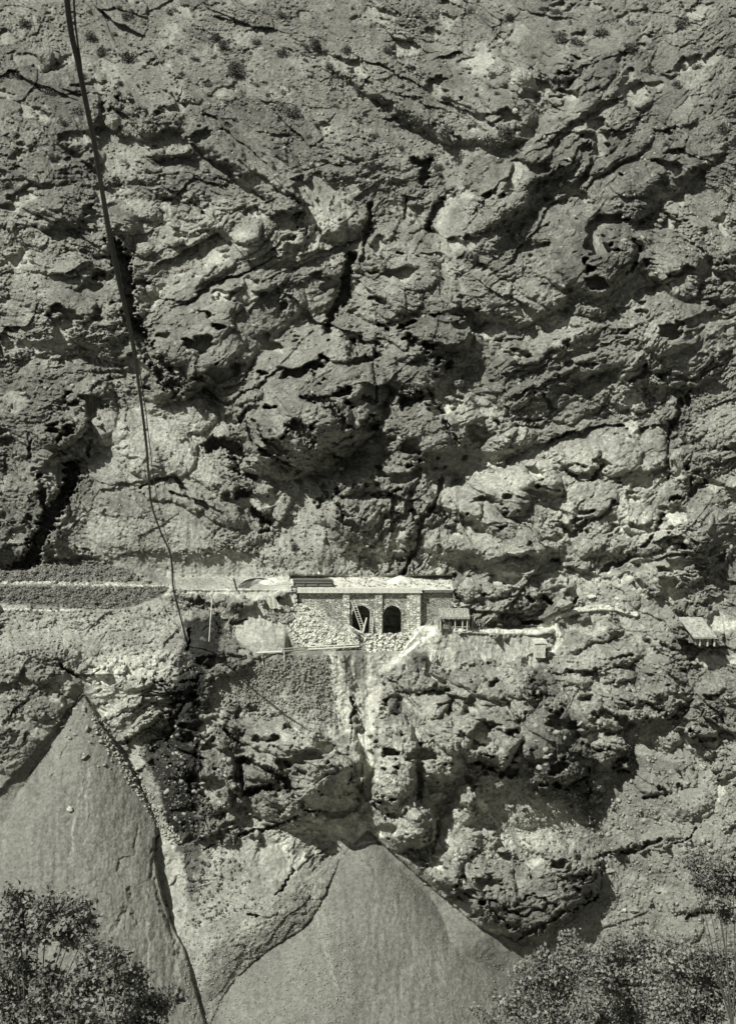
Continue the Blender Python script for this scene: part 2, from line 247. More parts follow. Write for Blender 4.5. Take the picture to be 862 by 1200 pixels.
def seg_dist(X, Y, pts):
    """distance, signed side (positive = right/below the line walked left to right)"""
    best = np.full(X.shape, 1e9, f32); side = np.zeros(X.shape, f32)
    for (x0, y0), (x1, y1) in zip(pts[:-1], pts[1:]):
        ex, ey = x1 - x0, y1 - y0
        L2 = ex * ex + ey * ey
        t = np.clip(((X - x0) * ex + (Y - y0) * ey) / L2, 0, 1)
        qx = X - (x0 + t * ex); qy = Y - (y0 + t * ey)
        d = np.sqrt(qx * qx + qy * qy)
        s = np.sign(ex * (Y - y0) - ey * (X - x0))
        m = d < best
        best = np.where(m, d, best); side = np.where(m, s, side)
    return best, side

def in_poly(X, Y, pts, soft):
    ins = np.zeros(X.shape, bool)
    n = len(pts)
    for i in range(n):
        x0, y0 = pts[i]; x1, y1 = pts[(i + 1) % n]
        if y0 == y1: continue
        c = ((y0 > Y) != (y1 > Y)) & (X < (x1 - x0) * (Y - y0) / (y1 - y0) + x0)
        ins ^= c
    d, _ = seg_dist(X, Y, pts + [pts[0]])
    sd = np.where(ins, d, -d)
    return sstep(-soft, soft, sd).astype(f32)

# ------------------------------------------------------------------ grid
def axis(lo, a, b, hi, step):
    out = [-x for x in []]
    inner = np.arange(a, b + 1e-6, step)
    left = []; x = a; s = step
    while x > lo:
        s = min(s * 1.18, 9); x -= s; left.append(x)
    right = []; x = inner[-1]; s = step
    while x < hi:
        s = min(s * 1.18, 9); x += s; right.append(x)
    return np.array(left[::-1] + list(inner) + right)
STEP = 0.8
gx = axis(-420, -12, 874, 1280, STEP)
gy = axis(-420, -12, 1212, 1480, STEP)
PX, PY = np.meshgrid(gx, gy)
PX = PX.astype(f32); PY = PY.astype(f32)
NR, NC = PX.shape

def sub(x0, x1, y0, y1):
    i0 = np.searchsorted(gx, x0); i1 = np.searchsorted(gx, x1)
    j0 = np.searchsorted(gy, y0); j1 = np.searchsorted(gy, y1)
    return (slice(j0, max(j1, j0 + 1)), slice(i0, max(i1, i0 + 1)))
def bbox(pts, m):
    xs = [p[0] for p in pts]; ys = [p[1] for p in pts]
    return sub(min(xs) - m, max(xs) + m, min(ys) - m, max(ys) + m)

# warped coordinates so no outline is a clean curve
wx = PX + 7 * perlin(PX / 38, PY / 38, 11) + 3.2 * perlin(PX / 13, PY / 13, 12) + 1.3 * perlin(PX / 5, PY / 5, 15)
wy = PY + 7 * perlin(PX / 38, PY / 38, 13) + 3.2 * perlin(PX / 13, PY / 13, 14) + 1.3 * perlin(PX / 5, PY / 5, 16)
mx = PX + 3.0 * perlin(PX / 15, PY / 15, 21) + 1.6 * perlin(PX / 5, PY / 5, 23)
my = PY + 3.0 * perlin(PX / 15, PY / 15, 22) + 1.6 * perlin(PX / 5, PY / 5, 24)

soil = np.zeros(PX.shape, f32)
alb = (0.315 + 0.05 * fbm(PX / 60, PY / 60, 31, 3) + 0.05 * fbm(wx / 11, wy / 11, 35, 3)).astype(f32)
rock_alb = alb.copy()
for pts, soft, sm, al in SOIL:
    s = bbox(pts, soft * 2 + 12)
    m = in_poly(mx[s], my[s], pts, soft)
    if soft > 5: m = sstep(.3, .7, in_poly(wx[s], wy[s], pts, soft * 1.6) + .42 * fbm(PX[s] / 14, PY[s] / 14, 501, 4, .6))
    soil[s] = np.maximum(soil[s] * (1 - m), 0) + m * sm if sm < .6 else np.maximum(soil[s], m * sm)
    alb[s] = alb[s] * (1 - m * min(1, sm + .1)) + m * min(1, sm + .1) * al
for lst in (STAIN_SHADE, PALE):
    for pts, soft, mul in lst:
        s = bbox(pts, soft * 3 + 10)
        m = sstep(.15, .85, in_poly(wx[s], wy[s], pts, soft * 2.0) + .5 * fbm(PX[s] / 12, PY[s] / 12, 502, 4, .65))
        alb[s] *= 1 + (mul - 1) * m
# random earth pockets between the rocks
pk = sstep(.30, .55, fbm(PX / 45 + 3, PY / 30, 71, 4)) * 0.8
soil = np.maximum(soil, pk * (1 - soil))

# ---- base depth
bm = sstep(520, 600, PX)
Yb = (np.interp(PY, PK, PV) * (1 - bm) + (np.interp(PY, PK2, PV2) + 3.5) * bm).astype(f32)
wx0 = PX + 8 * perlin(PX / 40, PY / 40, 11) + 2.4 * perlin(PX / 14, PY / 14, 12)
wy0 = PY + 8 * perlin(PX / 40, PY / 40, 13) + 2.4 * perlin(PX / 14, PY / 14, 14)
disp = np.zeros(PX.shape, f32)
disp += 5.0 * fbm(PX / 210, PY / 210, 41, 2)
# side walls come forward, the central couloir falls back
disp += 7.0 * sstep(0, 1, (PX - 560) / 420) + 5.0 * sstep(0, 1, (200 - PX) / 260)
c_d, _ = seg_dist(PX, PY, [(560, -60), (505, 230), (420, 330), (385, 400)])
disp -= 7.0 * np.exp(-(c_d / 55) ** 2)
bench = sstep(640, 668, PY) * (1 - sstep(735, 765, PY)) * (1 - sstep(535, 600, PX))
disp *= (1 - bench)
Ysm = Yb - disp

# ---- orientation-driven fractured rock
vx = np.zeros(PX.shape, f32); vy = np.zeros(PX.shape, f32)
for ox, oy, a in ORI:
    w = 1.0 / (((PX - ox) ** 2 + (PY - oy) ** 2) / 3000 + 0.15) ** 1.6
    vx += w * math.cos(math.radians(2 * a)); vy += w * math.sin(math.radians(2 * a))
theta = 0.5 * np.arctan2(vy, vx) + 0.25 * perlin(PX / 60, PY / 60, 51)
DIRS = [math.radians(a) for a in (-67.5, -45, -22.5, 0, 22.5, 45, 67.5, 90)]
ws = []
for a in DIRS:
    c = np.cos(theta - a) ** 2
    ws.append(c ** 26)
tot = sum(ws)
ws = [w / tot for w in ws]
rock = np.zeros(PX.shape, f32)
M = 0.2
SC = [(110, 1.6, .26, 1.0, 0.0), (48, 2.0, .24, 1.0, .05), (21, 2.1, .32, 1.0, .10), (10, 1.9, .56, 1.0, .18), (5.6, 1.7, .95, 1.0, .22), (3.3, 1.4, 1.0, 1.0, .2)]
stria = np.zeros(PX.shape, f32)
rough = 0.45 + 0.85 * sstep(-.45, .45, fbm(PX / 70, PY / 70, 61, 3))
tone = np.zeros(PX.shape, f32)
for k, (s, an, amp, tilt, ck) in enumerate(SC):
    for a, w in zip(DIRS, ws):
        idx = np.nonzero(w > 0.06)
        if len(idx[0]) == 0: continue
        X = wx0[idx]; Yq = wy0[idx]
        ca, sa = math.cos(a), math.sin(a)
        u = (X * ca + Yq * sa) / (s * an); v = (-X * sa + Yq * ca) / s
        F1, F2, dx, dy, ID = worley(u, v, 100 + k * 17 + int(round(math.degrees(a))))
        off = u01(rehash(ID, 5)) - 0.5
        # tilts in picture axes: most faces look up-left, their lower right edges break off
        gu = (u01(rehash(ID, 6)) - 0.5) * 2.2 * tilt
        gv = (u01(rehash(ID, 7)) - 0.40) * 2.2 * tilt
        e = F2 - F1
        h = off * (.5, .40, .30, .30, .34, .36)[k] + gu * dx + gv * dy + 0.30 * (1 - np.minimum(F1 * F1 * 1.2, 1.2))
        h -= ck * np.exp(-(e / 0.06) ** 2) * u01(rehash(ID, 8)) * 1.6
        rr = 1 if k < 2 else rough[idx]
        rock[idx] += (w[idx] * h * rr) * f32(amp * s * M * 0.72)
        if k == 0:
            U, Vv = X * ca + Yq * sa, -X * sa + Yq * ca
            stria[idx] += w[idx] * (1.9 * perlin(U / 75, Vv / 13, 299) + perlin(U / 34, Vv / 5.5, 300) + .6 * perlin(U / 14, Vv / 2.6, 301))
        if 0 < k < 4:
            tone[idx] += w[idx] * (u01(rehash(ID, 9)) - 0.5) * (.42, .30, .22, .2)[k - 1]
alb *= 1 + tone
stm = sstep(-.1, .5, fbm(PX / 75 + 9, PY / 75, 62, 2))
rock += stria * (.26 + .40 * stm)
rock += (0.20 + .38 * rough) * ridged(wx0 / 14, wy0 / 14, 81, 4, .62) * 0.55
rock += 0.24 * rough * fbm(PX / 3.1, PY / 3.1, 91, 3, .8)
pathm = np.zeros(PX.shape, f32)
for pts, w, al in PATHS:
    if 700 < pts[0][1] < 790 and pts[0][0] > 470:
        s = bbox(pts, w * 5 + 6)
        dd, _ = seg_dist(PX[s], PY[s], pts)
        soil[s] = np.maximum(soil[s], 1 - sstep(w, w * 3.2, dd)); pathm[s] = np.maximum(pathm[s], 1 - sstep(w, w * 2.6, dd))
damp = 1 - soil
rock_amp = damp ** 1.1
soilrel = 0.35 * fbm(PX / 30, PY / 30, 93, 4, .55) + 0.10 * fbm(PX / 3.4, PY / 3.4, 97, 2)
# rills run down the loose slopes
soilrel += 0.22 * perlin(wx / 7, PY / 70, 99) + 0.10 * perlin(wx / 3, PY / 40, 98)
# ---- lumps
lump = np.zeros(PX.shape, f32); lump2 = np.zeros(PX.shape, f32)
mass = np.zeros(PX.shape, f32)
bx_ = wx + 9 * perlin(PX / 90, PY / 90, 601); by_ = wy + 9 * perlin(PX / 90, PY / 90, 602)
for cx, cy, rx, ry, ang, h in [m_ + (0,) if 0 else m_ for m_ in MASSES] + LUMPS:
    big = (cx, cy, rx, ry, ang, h) in MASSES
    R = max(rx, ry) * 1.15 + 10
    s = sub(cx - R, cx + R, cy - R, cy + R)
    a = math.radians(ang)
    X = wx[s] - cx; Yq = wy[s] - cy
    u = (X * math.cos(a) + Yq * math.sin(a)) / (rx * 1.08); v = (-X * math.sin(a) + Yq * math.cos(a)) / (ry * 1.08)
    r2 = (np.abs(u) ** 2.3 + np.abs(v) ** 2.3)
    # fuller towards the lower right, so the edge there breaks off
    prof = np.sqrt(np.clip(1 - r2, 0, 1)) * (1 + 0.28 * (X / rx + Yq / ry) / 1.4)
    rm = math.sqrt(rx * ry) * .2
    he = min(h * 1.9, .85 * rm + .3)
    if big:
        he = h * 1.0; prof = np.clip(1 - r2, 0, 1) ** .7 * (1 + 0.2 * (X / rx + Yq / ry) / 1.4)
    T_ = mass if big else lump if rx * ry > 620 else lump2
    T_[s] = np.maximum(T_[s], he * prof)
# ---- clefts and ledges
cut = np.zeros(PX.shape, f32)
for pts, w, d in CLEFTS:
    d = min(d, (1.3 if w > 5 else 1.0) * w + .6); w *= .85; d *= .6 if pts[0][1] > 760 and pts[0][0] > 430 else .9
    s = bbox(pts, w * 1.8 + 8)
    dd, _ = seg_dist(mx[s], my[s], pts)
    m = 1 - sstep(w * .4, w * 1.35, dd + w * .55 * perlin(PX[s] / 7, PY[s] / 7, 401) + .4 * w * perlin(PX[s] / 3, PY[s] / 3, 402))
    cut[s] = np.maximum(cut[s], d * m)
led = np.zeros(PX.shape, f32)
for pts, d, L in LEDGES:
    s = bbox(pts, L * 2.5 + 6)
    dd, sd = seg_dist(wx[s], wy[s], pts)
    led[s] = np.maximum(led[s], d * np.where(sd > 0, np.exp(-(dd / L) ** 2), 0) * (0.6 + .4 * np.sign(dd + 1)))
calm = np.zeros(PX.shape, f32)
for pts in ([(440, 760), (640, 750), (730, 790), (720, 900), (560, 930), (600, 1040), (480, 1020), (430, 940)], [(110, 470), (250, 470), (270, 600), (240, 660), (60, 660)], [(250, 850), (430, 860), (430, 1000), (280, 990)], [(530, 540), (760, 510), (790, 620), (680, 670), (540, 670)]):
    s = bbox(pts, 60)
    calm[s] = np.maximum(calm[s], in_poly(wx[s], wy[s], pts, 22))
for cx, cy, rx, ry in ((365, 460, 75, 70), (683, 298, 58, 46), (250, 390, 80, 60), (765, 200, 60, 40), (300, 285, 60, 40), (90, 350, 50, 40), (590, 850, 90, 70), (590, 1035, 80, 50), (575, 110, 60, 40)):
    calm = np.maximum(calm, .8 * sstep(1.25, .55, np.sqrt(((wx - cx) / rx) ** 2 + ((wy - cy) / ry) ** 2)))
rock *= 1 - .48 * calm; lump2 *= 1 - .15 * calm
lump = mass * 1.12 + lump * (.66 + .4 * calm) + lump2 * .85
lump *= (1 - bench * .9) * (1 - .25 * pathm)
disp += lump * (1 - .55 * soil) + rock * rock_amp + soilrel * (0.3 + soil) - (cut + led * (1 - soil)) * (1 - pathm) + 1.3 * pathm
# paths are trodden into small benches
for pts, w, al in PATHS:
    s = bbox(pts, w * 3 + 6)
    dd, _ = seg_dist(mx[s] * .35 + PX[s] * .65, my[s] * .35 + PY[s] * .65, pts)
    m = 1 - sstep(w * .6, w * 1.5, dd)
    alb[s] = alb[s] * (1 - m) + al * m

# ---- the road bench and the place of the gallery
Ysurf = Yb - disp
def hollow(x0, x1, y0, y1, Yv, soft=2.0, noise=0.0):
    s = sub(x0 - 8, x1 + 8, y0 - 8, y1 + 8)
    m = sstep(x0 - soft, x0 + soft, PX[s]) * (1 - sstep(x1 - soft, x1 + soft, PX[s])) * sstep(y0 - soft, y0 + soft, PY[s]) * (1 - sstep(y1 - soft, y1 + soft, PY[s]))
    Ysurf[s] = Ysurf[s] * (1 - m) + (Yv(PX[s], PY[s]) + noise * fbm(PX[s] / 6, PY[s] / 6, 5, 3)) * m
TZ = ray(431.0, 691.0)[1] * 276.0          # road level
def level(px, py):
    return TZ / ray(px, py)[1]
# left earth bank above and stone bank below the road, built as slopes
def hollow_poly(pts, soft, Yv, noise):
    s = bbox(pts, 10)
    m = in_poly(mx[s] * .6 + PX[s] * .4, my[s] * .6 + PY[s] * .4, pts, soft)
    Ysurf[s] = Ysurf[s] * (1 - m) + (Yv(PX[s], PY[s]) + noise * fbm(PX[s] / 9, PY[s] / 6, 5, 4, .6)) * m
hollow_poly([(-400, 690), (-400, 668), (-60, 668), (36, 667), (62, 654), (100, 652), (160, 667), (206, 686)], 3, lambda a, b: level(a, np.float32(684.0)) + (684 - b) * 0.30, .9)
hollow_poly([(-400, 684), (206, 686), (190, 699), (150, 713), (110, 716), (60, 710), (-60, 706), (-400, 706)], 1.5, lambda a, b: level(a, np.float32(684.0)) - 1 - (b - 684) * 0.13, .5)
hollow(200, 345, 678, 691, lambda a, b: np.minimum(level(a, b), 288.0), 2.5, .12)
hollow(340, 530, 674.5, 692, lambda a, b: np.minimum(level(a, b) + 1.2, 288.6), 1.6, .05)
# FRONTAPRON: earth in front of the gallery foot, then the space the gallery stands in
hollow(336, 530, 693, 765, lambda a, b: np.minimum(274.9 - (b - 700) * .085, 276), 3, .35)
_g = sub(330, 545, 685, 760)
_m = in_poly(PX[_g] + 1.2 * perlin(PX[_g] / 4, PY[_g] / 4, 8), PY[_g] + 1.6 * perlin(PX[_g] / 5, PY[_g] / 5, 9), [(349, 691), (529, 691), (529, 714), (500, 729), (480, 741), (430, 742.5), (400, 729), (375, 715), (349, 706)], 1.0)
Ysurf[_g] = Ysurf[_g] * (1 - _m) + 289.5 * _m

# ---- scree cones
def cone(px, py, Ya, ang, poly, push, rough_=0.12, al=.3, seed=5, soft=3.0, prot=.13):
    A = W(px, py, Ya)
    s = bbox(poly, 98)
    X, Yq = PX[s], PY[s]
    pm = in_poly(mx[s] * .3 + X * .7, my[s] * .3 + Yq * .7, poly, soft)
    rx, rz = ray(X, Yq)
    k2 = np.tan(np.radians(ang - (3.0 * (1 - sstep(380, 450, X)) if seed == 5 else 0))) ** 2
    a = k2 * (rx * rx + 1) - rz * rz
    b = -2 * k2 * (rx * A.x + A.y) + 2 * rz * A.z
    c = k2 * (A.x ** 2 + A.y ** 2) - A.z ** 2
    disc = b * b - 4 * a * c
    ok = disc > 0
    sq = np.sqrt(np.where(ok, disc, 0))
    t = (-b - sq) / (2 * a)
    t2 = (-b + sq) / (2 * a)
    t = np.where(rz * t < A.z, t, np.where(rz * t2 < A.z, t2, 1e4))
    t = np.where(ok & (t > 50), t, 1e4)
    t = t + rough_ * (fbm(X / 14, Yq / 30, seed, 4, .6)) + 0.30 * perlin(X / 60, Yq / 200, seed + 9) + 0.05 * fbm(X / 2.2, Yq / 2.2, seed + 3, 2, .8)
    dd_, _ = seg_dist(X, Yq, poly + [poly[0]])
    base_ = Ysm[s] + .15 * fbm(X / 12, Yq / 12, seed + 30, 3)
    near_ = (dd_ < (np.where(X < 440, 95, 40) if seed == 5 else 40))
    kk = np.where(X > 425, .016 + np.clip((X - 425) * .0015, 0, .08), .011) if seed == 5 else .015
    f_ = np.clip(.08 + kk * dd_, 0, 1)
    f_ = np.where(pm < .5, f_, 1)
    Ysurf[s] = np.where((Yq > 790) & (Ysurf[s] < Ysm[s]), Ysm[s] + (Ysurf[s] - Ysm[s]) * f_, Ysurf[s])
    t0_ = t.copy()
    t = np.minimum(t, base_ + np.where((X > 431) | (seed != 5), .9, .0))
    if seed == 6: t = np.where(X > 203, np.minimum(t, Ysurf[s] + .3), t)
    m = (pm > .02) & ((X < 204) | (t < Ysurf[s] - .3) | (seed == 5))
    if seed == 5:
        off_ = (X < 428) & (t0_ > base_)
        t = np.where(off_, Ysm[s] + (Ysurf[s] - Ysm[s]) * .25, t)
        m = m & ~off_
    Ysurf[s] = t * pm + Ysurf[s] * (1 - pm)
    n = al * (1 + .16 * fbm(X / 50, Yq / 90, seed + 4, 3) + 0.12 * perlin(X / 5, Yq / 60, seed + 6) + .12 * fbm(X / 9, Yq / 9, seed + 8, 3))
    alb[s] = np.where(m, n * pm + alb[s] * (1 - pm), alb[s])
    soil[s] = np.where(m, np.maximum(soil[s], pm), soil[s])
_f = np.clip(PY - 1060, 0, 260) * .035 * sstep(178, 205, PX) * (1 - sstep(235, 330, PX))
Ysurf -= _f; Ysm = Ysm - _f
Yat = lambda px, py: float(np.median(Ysm[sub(px - 6, px + 6, py - 2, py + 8)]))
cone(431, 974, Yat(431, 974) - .3, 41, [(431, 973), (470, 1008), (520, 1052), (562, 1086), (606, 1106), (650, 1200), (840, 1500), (60, 1500), (206, 1168), (250, 1118), (330, 1052), (390, 1007)], 10, .16, .158, 5, .8, .22)
cone(97, 812, Yat(97, 812) - .3, 51, [(97, 812), (118, 850), (143, 884), (168, 930), (184, 968), (180, 1005), (190, 1050), (204, 1090), (216, 1112), (226, 1150), (240, 1200), (250, 1500), (-400, 1500), (-400, 1150), (-60, 985), (30, 895), (70, 845)], 8, .22, .162, 6, 1.2)

# repeat the cracks that cross the left cone
for pts, w, d in CLEFTS:
    if max(p[0] for p in pts) < 225 and min(p[1] for p in pts) > 820 and max(p[1] for p in pts) > 900:
        s = bbox(pts, w * 1.8 + 8)
        dd, _ = seg_dist(mx[s], my[s], pts)
        Ysurf[s] += d * .22 * (1 - sstep(w * .3, w * 2.2, dd + .8 * perlin(PX[s] / 5, PY[s] / 5, 403))) * np.clip(.6 + perlin(PX[s] / 12, PY[s] / 12, 404), .1, 1)
for pts, w, al in PATHS:
    if pts[0][1] > 900 and pts[0][0] < 450:
        s = bbox(pts, w * 3 + 6)
        dd, _ = seg_dist(mx[s], my[s], pts)
        m = 1 - sstep(w * .6, w * 1.5, dd)
        alb[s] = alb[s] * (1 - m) + al * m

hollow(514, 549, 712, 735.0, lambda a, b: 279.5 + 0 * a, 1.2, .2)
# the pale footpath is a bench cut into the slope
_g = sub(470, 690, 700, 830)
_w = sstep(500, 512, PX[_g]) * (1 - sstep(632, 660, PX[_g]))
_l = 735.0 + 3 * sstep(510, 640, PX[_g]) + .8 * perlin(PX[_g] / 6, PY[_g] / 50, 77)
Ysurf[_g] += _w * (1.1 * (1 - sstep(_l - 2.5, _l + 1.5, PY[_g])) * np.exp(-((PY[_g] - _l) / 28) ** 2) - 1.6 * sstep(_l - 2.5, _l + 1.5, PY[_g]) * np.exp(-((PY[_g] - _l) / 38) ** 2))
RX, RZ = ray(PX.astype(np.float64), PY.astype(np.float64))
co = np.stack([RX * Ysurf, Ysurf.astype(np.float64), RZ * Ysurf], axis=-1).reshape(-1, 3)

def grid_mesh(name, co, nr, nc):
    me = bpy.data.meshes.new(name)
    i = np.arange(nr * nc).reshape(nr, nc)
    q = np.stack([i[1:, :-1], i[1:, 1:], i[:-1, 1:], i[:-1, :-1]], axis=-1).reshape(-1, 4)
    me.vertices.add(len(co)); me.vertices.foreach_set('co', co.astype(f32).ravel())
    me.loops.add(q.size); me.loops.foreach_set('vertex_index', q.astype(np.int32).ravel())
    me.polygons.add(len(q)); me.polygons.foreach_set('loop_start', np.arange(0, q.size, 4, dtype=np.int32))
    me.update(calc_edges=True)
    return me

def surf(px, py):
    """point of the mountainside seen at a picture position"""
    i = int(np.clip(np.searchsorted(gx, px) - 1, 0, NC - 2)); j = int(np.clip(np.searchsorted(gy, py) - 1, 0, NR - 2))
    u = (px - gx[i]) / (gx[i + 1] - gx[i]); v = (py - gy[j]) / (gy[j + 1] - gy[j])
    Yv = (Ysurf[j, i] * (1 - u) + Ysurf[j, i + 1] * u) * (1 - v) + (Ysurf[j + 1, i] * (1 - u) + Ysurf[j + 1, i + 1] * u) * v
    return W(px, py, float(Yv))

# ------------------------------------------------------------------ materials
TINT = (1.0, 1.01, 0.865)
ALB = 1.0
def mat_new(name):
    m = bpy.data.materials.new(name); m.use_nodes = True
    nt = m.node_tree; b = nt.nodes['Principled BSDF']
    b.inputs['Specular IOR Level'].default_value = 0.2
    b.inputs['Roughness'].default_value = 0.9
    return m, nt, b
def nd(nt, typ, **kw):
    n = nt.nodes.new(typ)
    for k, v in kw.items():
        if hasattr(n, k): setattr(n, k, v)
        else: n.inputs[k].default_value = v
    return n
def grey(name, v, var=0.25, scale=1.5, bump=0.0, rough=.9, bscale=None, tint=TINT):
    m, nt, b = mat_new(name)
    tc = nd(nt, 'ShaderNodeTexCoord')
    n = nd(nt, 'ShaderNodeTexNoise'); n.inputs['Scale'].default_value = scale; n.inputs['Detail'].default_value = 6; n.inputs['Roughness'].default_value = .65
    nt.links.new(tc.outputs['Object'], n.inputs['Vector'])
    r = nd(nt, 'ShaderNodeValToRGB')
    lo = v * (1 - var); hi = v * (1 + var)
    r.color_ramp.elements[0].position = .3; r.color_ramp.elements[1].position = .7
    r.color_ramp.elements[0].color = (lo * tint[0], lo * tint[1], lo * tint[2], 1)
    r.color_ramp.elements[1].color = (hi * tint[0], hi * tint[1], hi * tint[2], 1)
    nt.links.new(n.outputs['Fac'], r.inputs['Fac']); nt.links.new(r.outputs['Color'], b.inputs['Base Color'])
    b.inputs['Roughness'].default_value = rough
    if bump:
        bp = nd(nt, 'ShaderNodeBump'); bp.inputs['Strength'].default_value = bump; bp.inputs['Distance'].default_value = .1
        n2 = nd(nt, 'ShaderNodeTexNoise'); n2.inputs['Scale'].default_value = bscale or scale * 3; n2.inputs['Detail'].default_value = 5
        nt.links.new(tc.outputs['Object'], n2.inputs['Vector'])
        nt.links.new(n2.outputs['Fac'], bp.inputs['Height']); nt.links.new(bp.outputs['Normal'], b.inputs['Normal'])
    return m

def terrain_mat():
    m, nt, b = mat_new('mountain_rock')
    L = nt.links.new
    tc = nd(nt, 'ShaderNodeTexCoord')
    at = nd(nt, 'ShaderNodeAttribute', attribute_name='albedo'); so = nd(nt, 'ShaderNodeAttribute', attribute_name='soil')
    n1 = nd(nt, 'ShaderNodeTexNoise'); n1.inputs['Scale'].default_value = 1.1; n1.inputs['Detail'].default_value = 8; n1.inputs['Roughness'].default_value = .75
    n2 = nd(nt, 'ShaderNodeTexVoronoi'); n2.inputs['Scale'].default_value = 2.2
    n3 = nd(nt, 'ShaderNodeTexNoise'); n3.inputs['Scale'].default_value = 4.0; n3.inputs['Detail'].default_value = 3; n3.inputs['Roughness'].default_value = .8
    for n in (n1, n2, n3): L(tc.outputs['Object'], n.inputs['Vector'])
    mr = nd(nt, 'ShaderNodeMapRange'); mr.inputs['From Min'].default_value = .34; mr.inputs['From Max'].default_value = .66; mr.inputs['To Min'].default_value = .60; mr.inputs['To Max'].default_value = 1.40
    L(n1.outputs['Fac'], mr.inputs['Value'])
    # speckle: pebbles / lichen
    ms = nd(nt, 'ShaderNodeMapRange'); ms.inputs['From Min'].default_value = 0; ms.inputs['From Max'].default_value = 1; ms.inputs['To Min'].default_value = .80; ms.inputs['To Max'].default_value = 1.20
    sx = nd(nt, 'ShaderNodeSeparateColor'); L(n2.outputs['Color'], sx.inputs['Color']); L(sx.outputs['Red'], ms.inputs['Value'])
    # soil is calmer than rock
    mixr = nd(nt, 'ShaderNodeMix'); mixr.inputs[3].default_value = 1.0
    fac = nd(nt, 'ShaderNodeMath', operation='MULTIPLY'); fac.inputs[1].default_value = .62
    L(so.outputs['Fac'], fac.inputs[0]); L(fac.outputs[0], mixr.inputs[0]); L(mr.outputs['Result'], mixr.inputs[2])
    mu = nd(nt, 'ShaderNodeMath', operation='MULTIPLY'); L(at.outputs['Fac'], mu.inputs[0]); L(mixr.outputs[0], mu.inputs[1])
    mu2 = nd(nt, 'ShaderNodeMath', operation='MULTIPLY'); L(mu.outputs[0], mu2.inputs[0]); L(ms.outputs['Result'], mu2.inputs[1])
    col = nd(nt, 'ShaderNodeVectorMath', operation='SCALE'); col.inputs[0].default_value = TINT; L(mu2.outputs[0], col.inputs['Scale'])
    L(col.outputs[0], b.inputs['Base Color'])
    add = nd(nt, 'ShaderNodeMath', operation='MULTIPLY_ADD'); add.inputs[1].default_value = .4
    L(n3.outputs['Fac'], add.inputs[0]); L(n1.outputs['Fac'], add.inputs[2])
    bp = nd(nt, 'ShaderNodeBump'); bp.inputs['Distance'].default_value = 1.1
    st = nd(nt, 'ShaderNodeMapRange'); st.inputs['To Min'].default_value = 1.0; st.inputs['To Max'].default_value = .35
    L(so.outputs['Fac'], st.inputs['Value']); L(st.outputs['Result'], bp.inputs['Strength'])
    L(add.outputs[0], bp.inputs['Height']); L(bp.outputs['Normal'], b.inputs['Normal'])
    b.inputs['Roughness'].default_value = .95; b.inputs['Specular IOR Level'].default_value = .1
    return m

me = grid_mesh('mountainside', co, NR, NC)
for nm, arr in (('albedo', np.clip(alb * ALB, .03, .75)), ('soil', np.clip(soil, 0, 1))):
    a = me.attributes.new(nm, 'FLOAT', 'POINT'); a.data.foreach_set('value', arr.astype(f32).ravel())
MT = terrain_mat()
me.materials.append(MT)
mount = bpy.data.objects.new('mountainside', me); COL.objects.link(mount)
mount['kind'] = 'structure'

#PART2
# ------------------------------------------------------------------ object helpers
def obj(name, data, mat, parent=None):
    if isinstance(data, bmesh.types.BMesh):
        m_ = bpy.data.meshes.new(name); data.to_mesh(m_); data.free(); data = m_
    if mat is not None and not data.materials: data.materials.append(mat)
    o = bpy.data.objects.new(name, data); COL.objects.link(o)
    if parent is not None:
        o.parent = parent
        o.matrix_parent_inverse = Matrix.Translation(-parent.location)
    return o
def tag(o, label, cat, group=None, kind=None):
    if label: o['label'] = label
    if cat: o['category'] = cat
    if group: o['group'] = group
    if kind: o['kind'] = kind
    return o
def thing(name, label, cat, loc, group=None):
    o = bpy.data.objects.new(name, None); COL.objects.link(o); o.location = loc; o.empty_display_size = .3
    return tag(o, label, cat, group)
def add_box(bm, c, s, rot=0.0, jit=0.0):
    r = bmesh.ops.create_cube(bm, size=1.0)
    M_ = Matrix.Translation(c) @ Matrix.Rotation(rot, 4, 'Z') @ Matrix.Diagonal((s[0], s[1], s[2], 1))
    bmesh.ops.transform(bm, matrix=M_, verts=r['verts'])
    if jit:
        for v in r['verts']: v.co += Vector((rnd.uniform(-jit, jit), rnd.uniform(-jit, jit), rnd.uniform(-jit, jit)))
    return r['verts']
def add_tube(bm, pts, r0, r1=None, seg=7, jit=0.0):
    r1 = r0 if r1 is None else r1
    pts = [Vector(p) for p in pts]
    rings = []
    for i, p in enumerate(pts):
        t = (pts[min(i + 1, len(pts) - 1)] - pts[max(i - 1, 0)]).normalized()
        a = t.cross(Vector((0, 0, 1)));
        if a.length < 1e-3: a = Vector((1, 0, 0))
        a.normalize(); b = t.cross(a)
        r = r0 + (r1 - r0) * i / max(1, len(pts) - 1)
        rings.append([bm.verts.new(p + (a * math.cos(k * 2 * math.pi / seg) + b * math.sin(k * 2 * math.pi / seg)) * r * (1 + rnd.uniform(-jit, jit))) for k in range(seg)])
    for A, B in zip(rings[:-1], rings[1:]):
        for k in range(seg):
            bm.faces.new((A[k], A[(k + 1) % seg], B[(k + 1) % seg], B[k]))
    bm.faces.new(rings[0][::-1]); bm.faces.new(rings[-1])
def tube(pts, r0, r1=None, seg=7, jit=.0):
    bm = bmesh.new(); add_tube(bm, pts, r0, r1, seg, jit); return bm
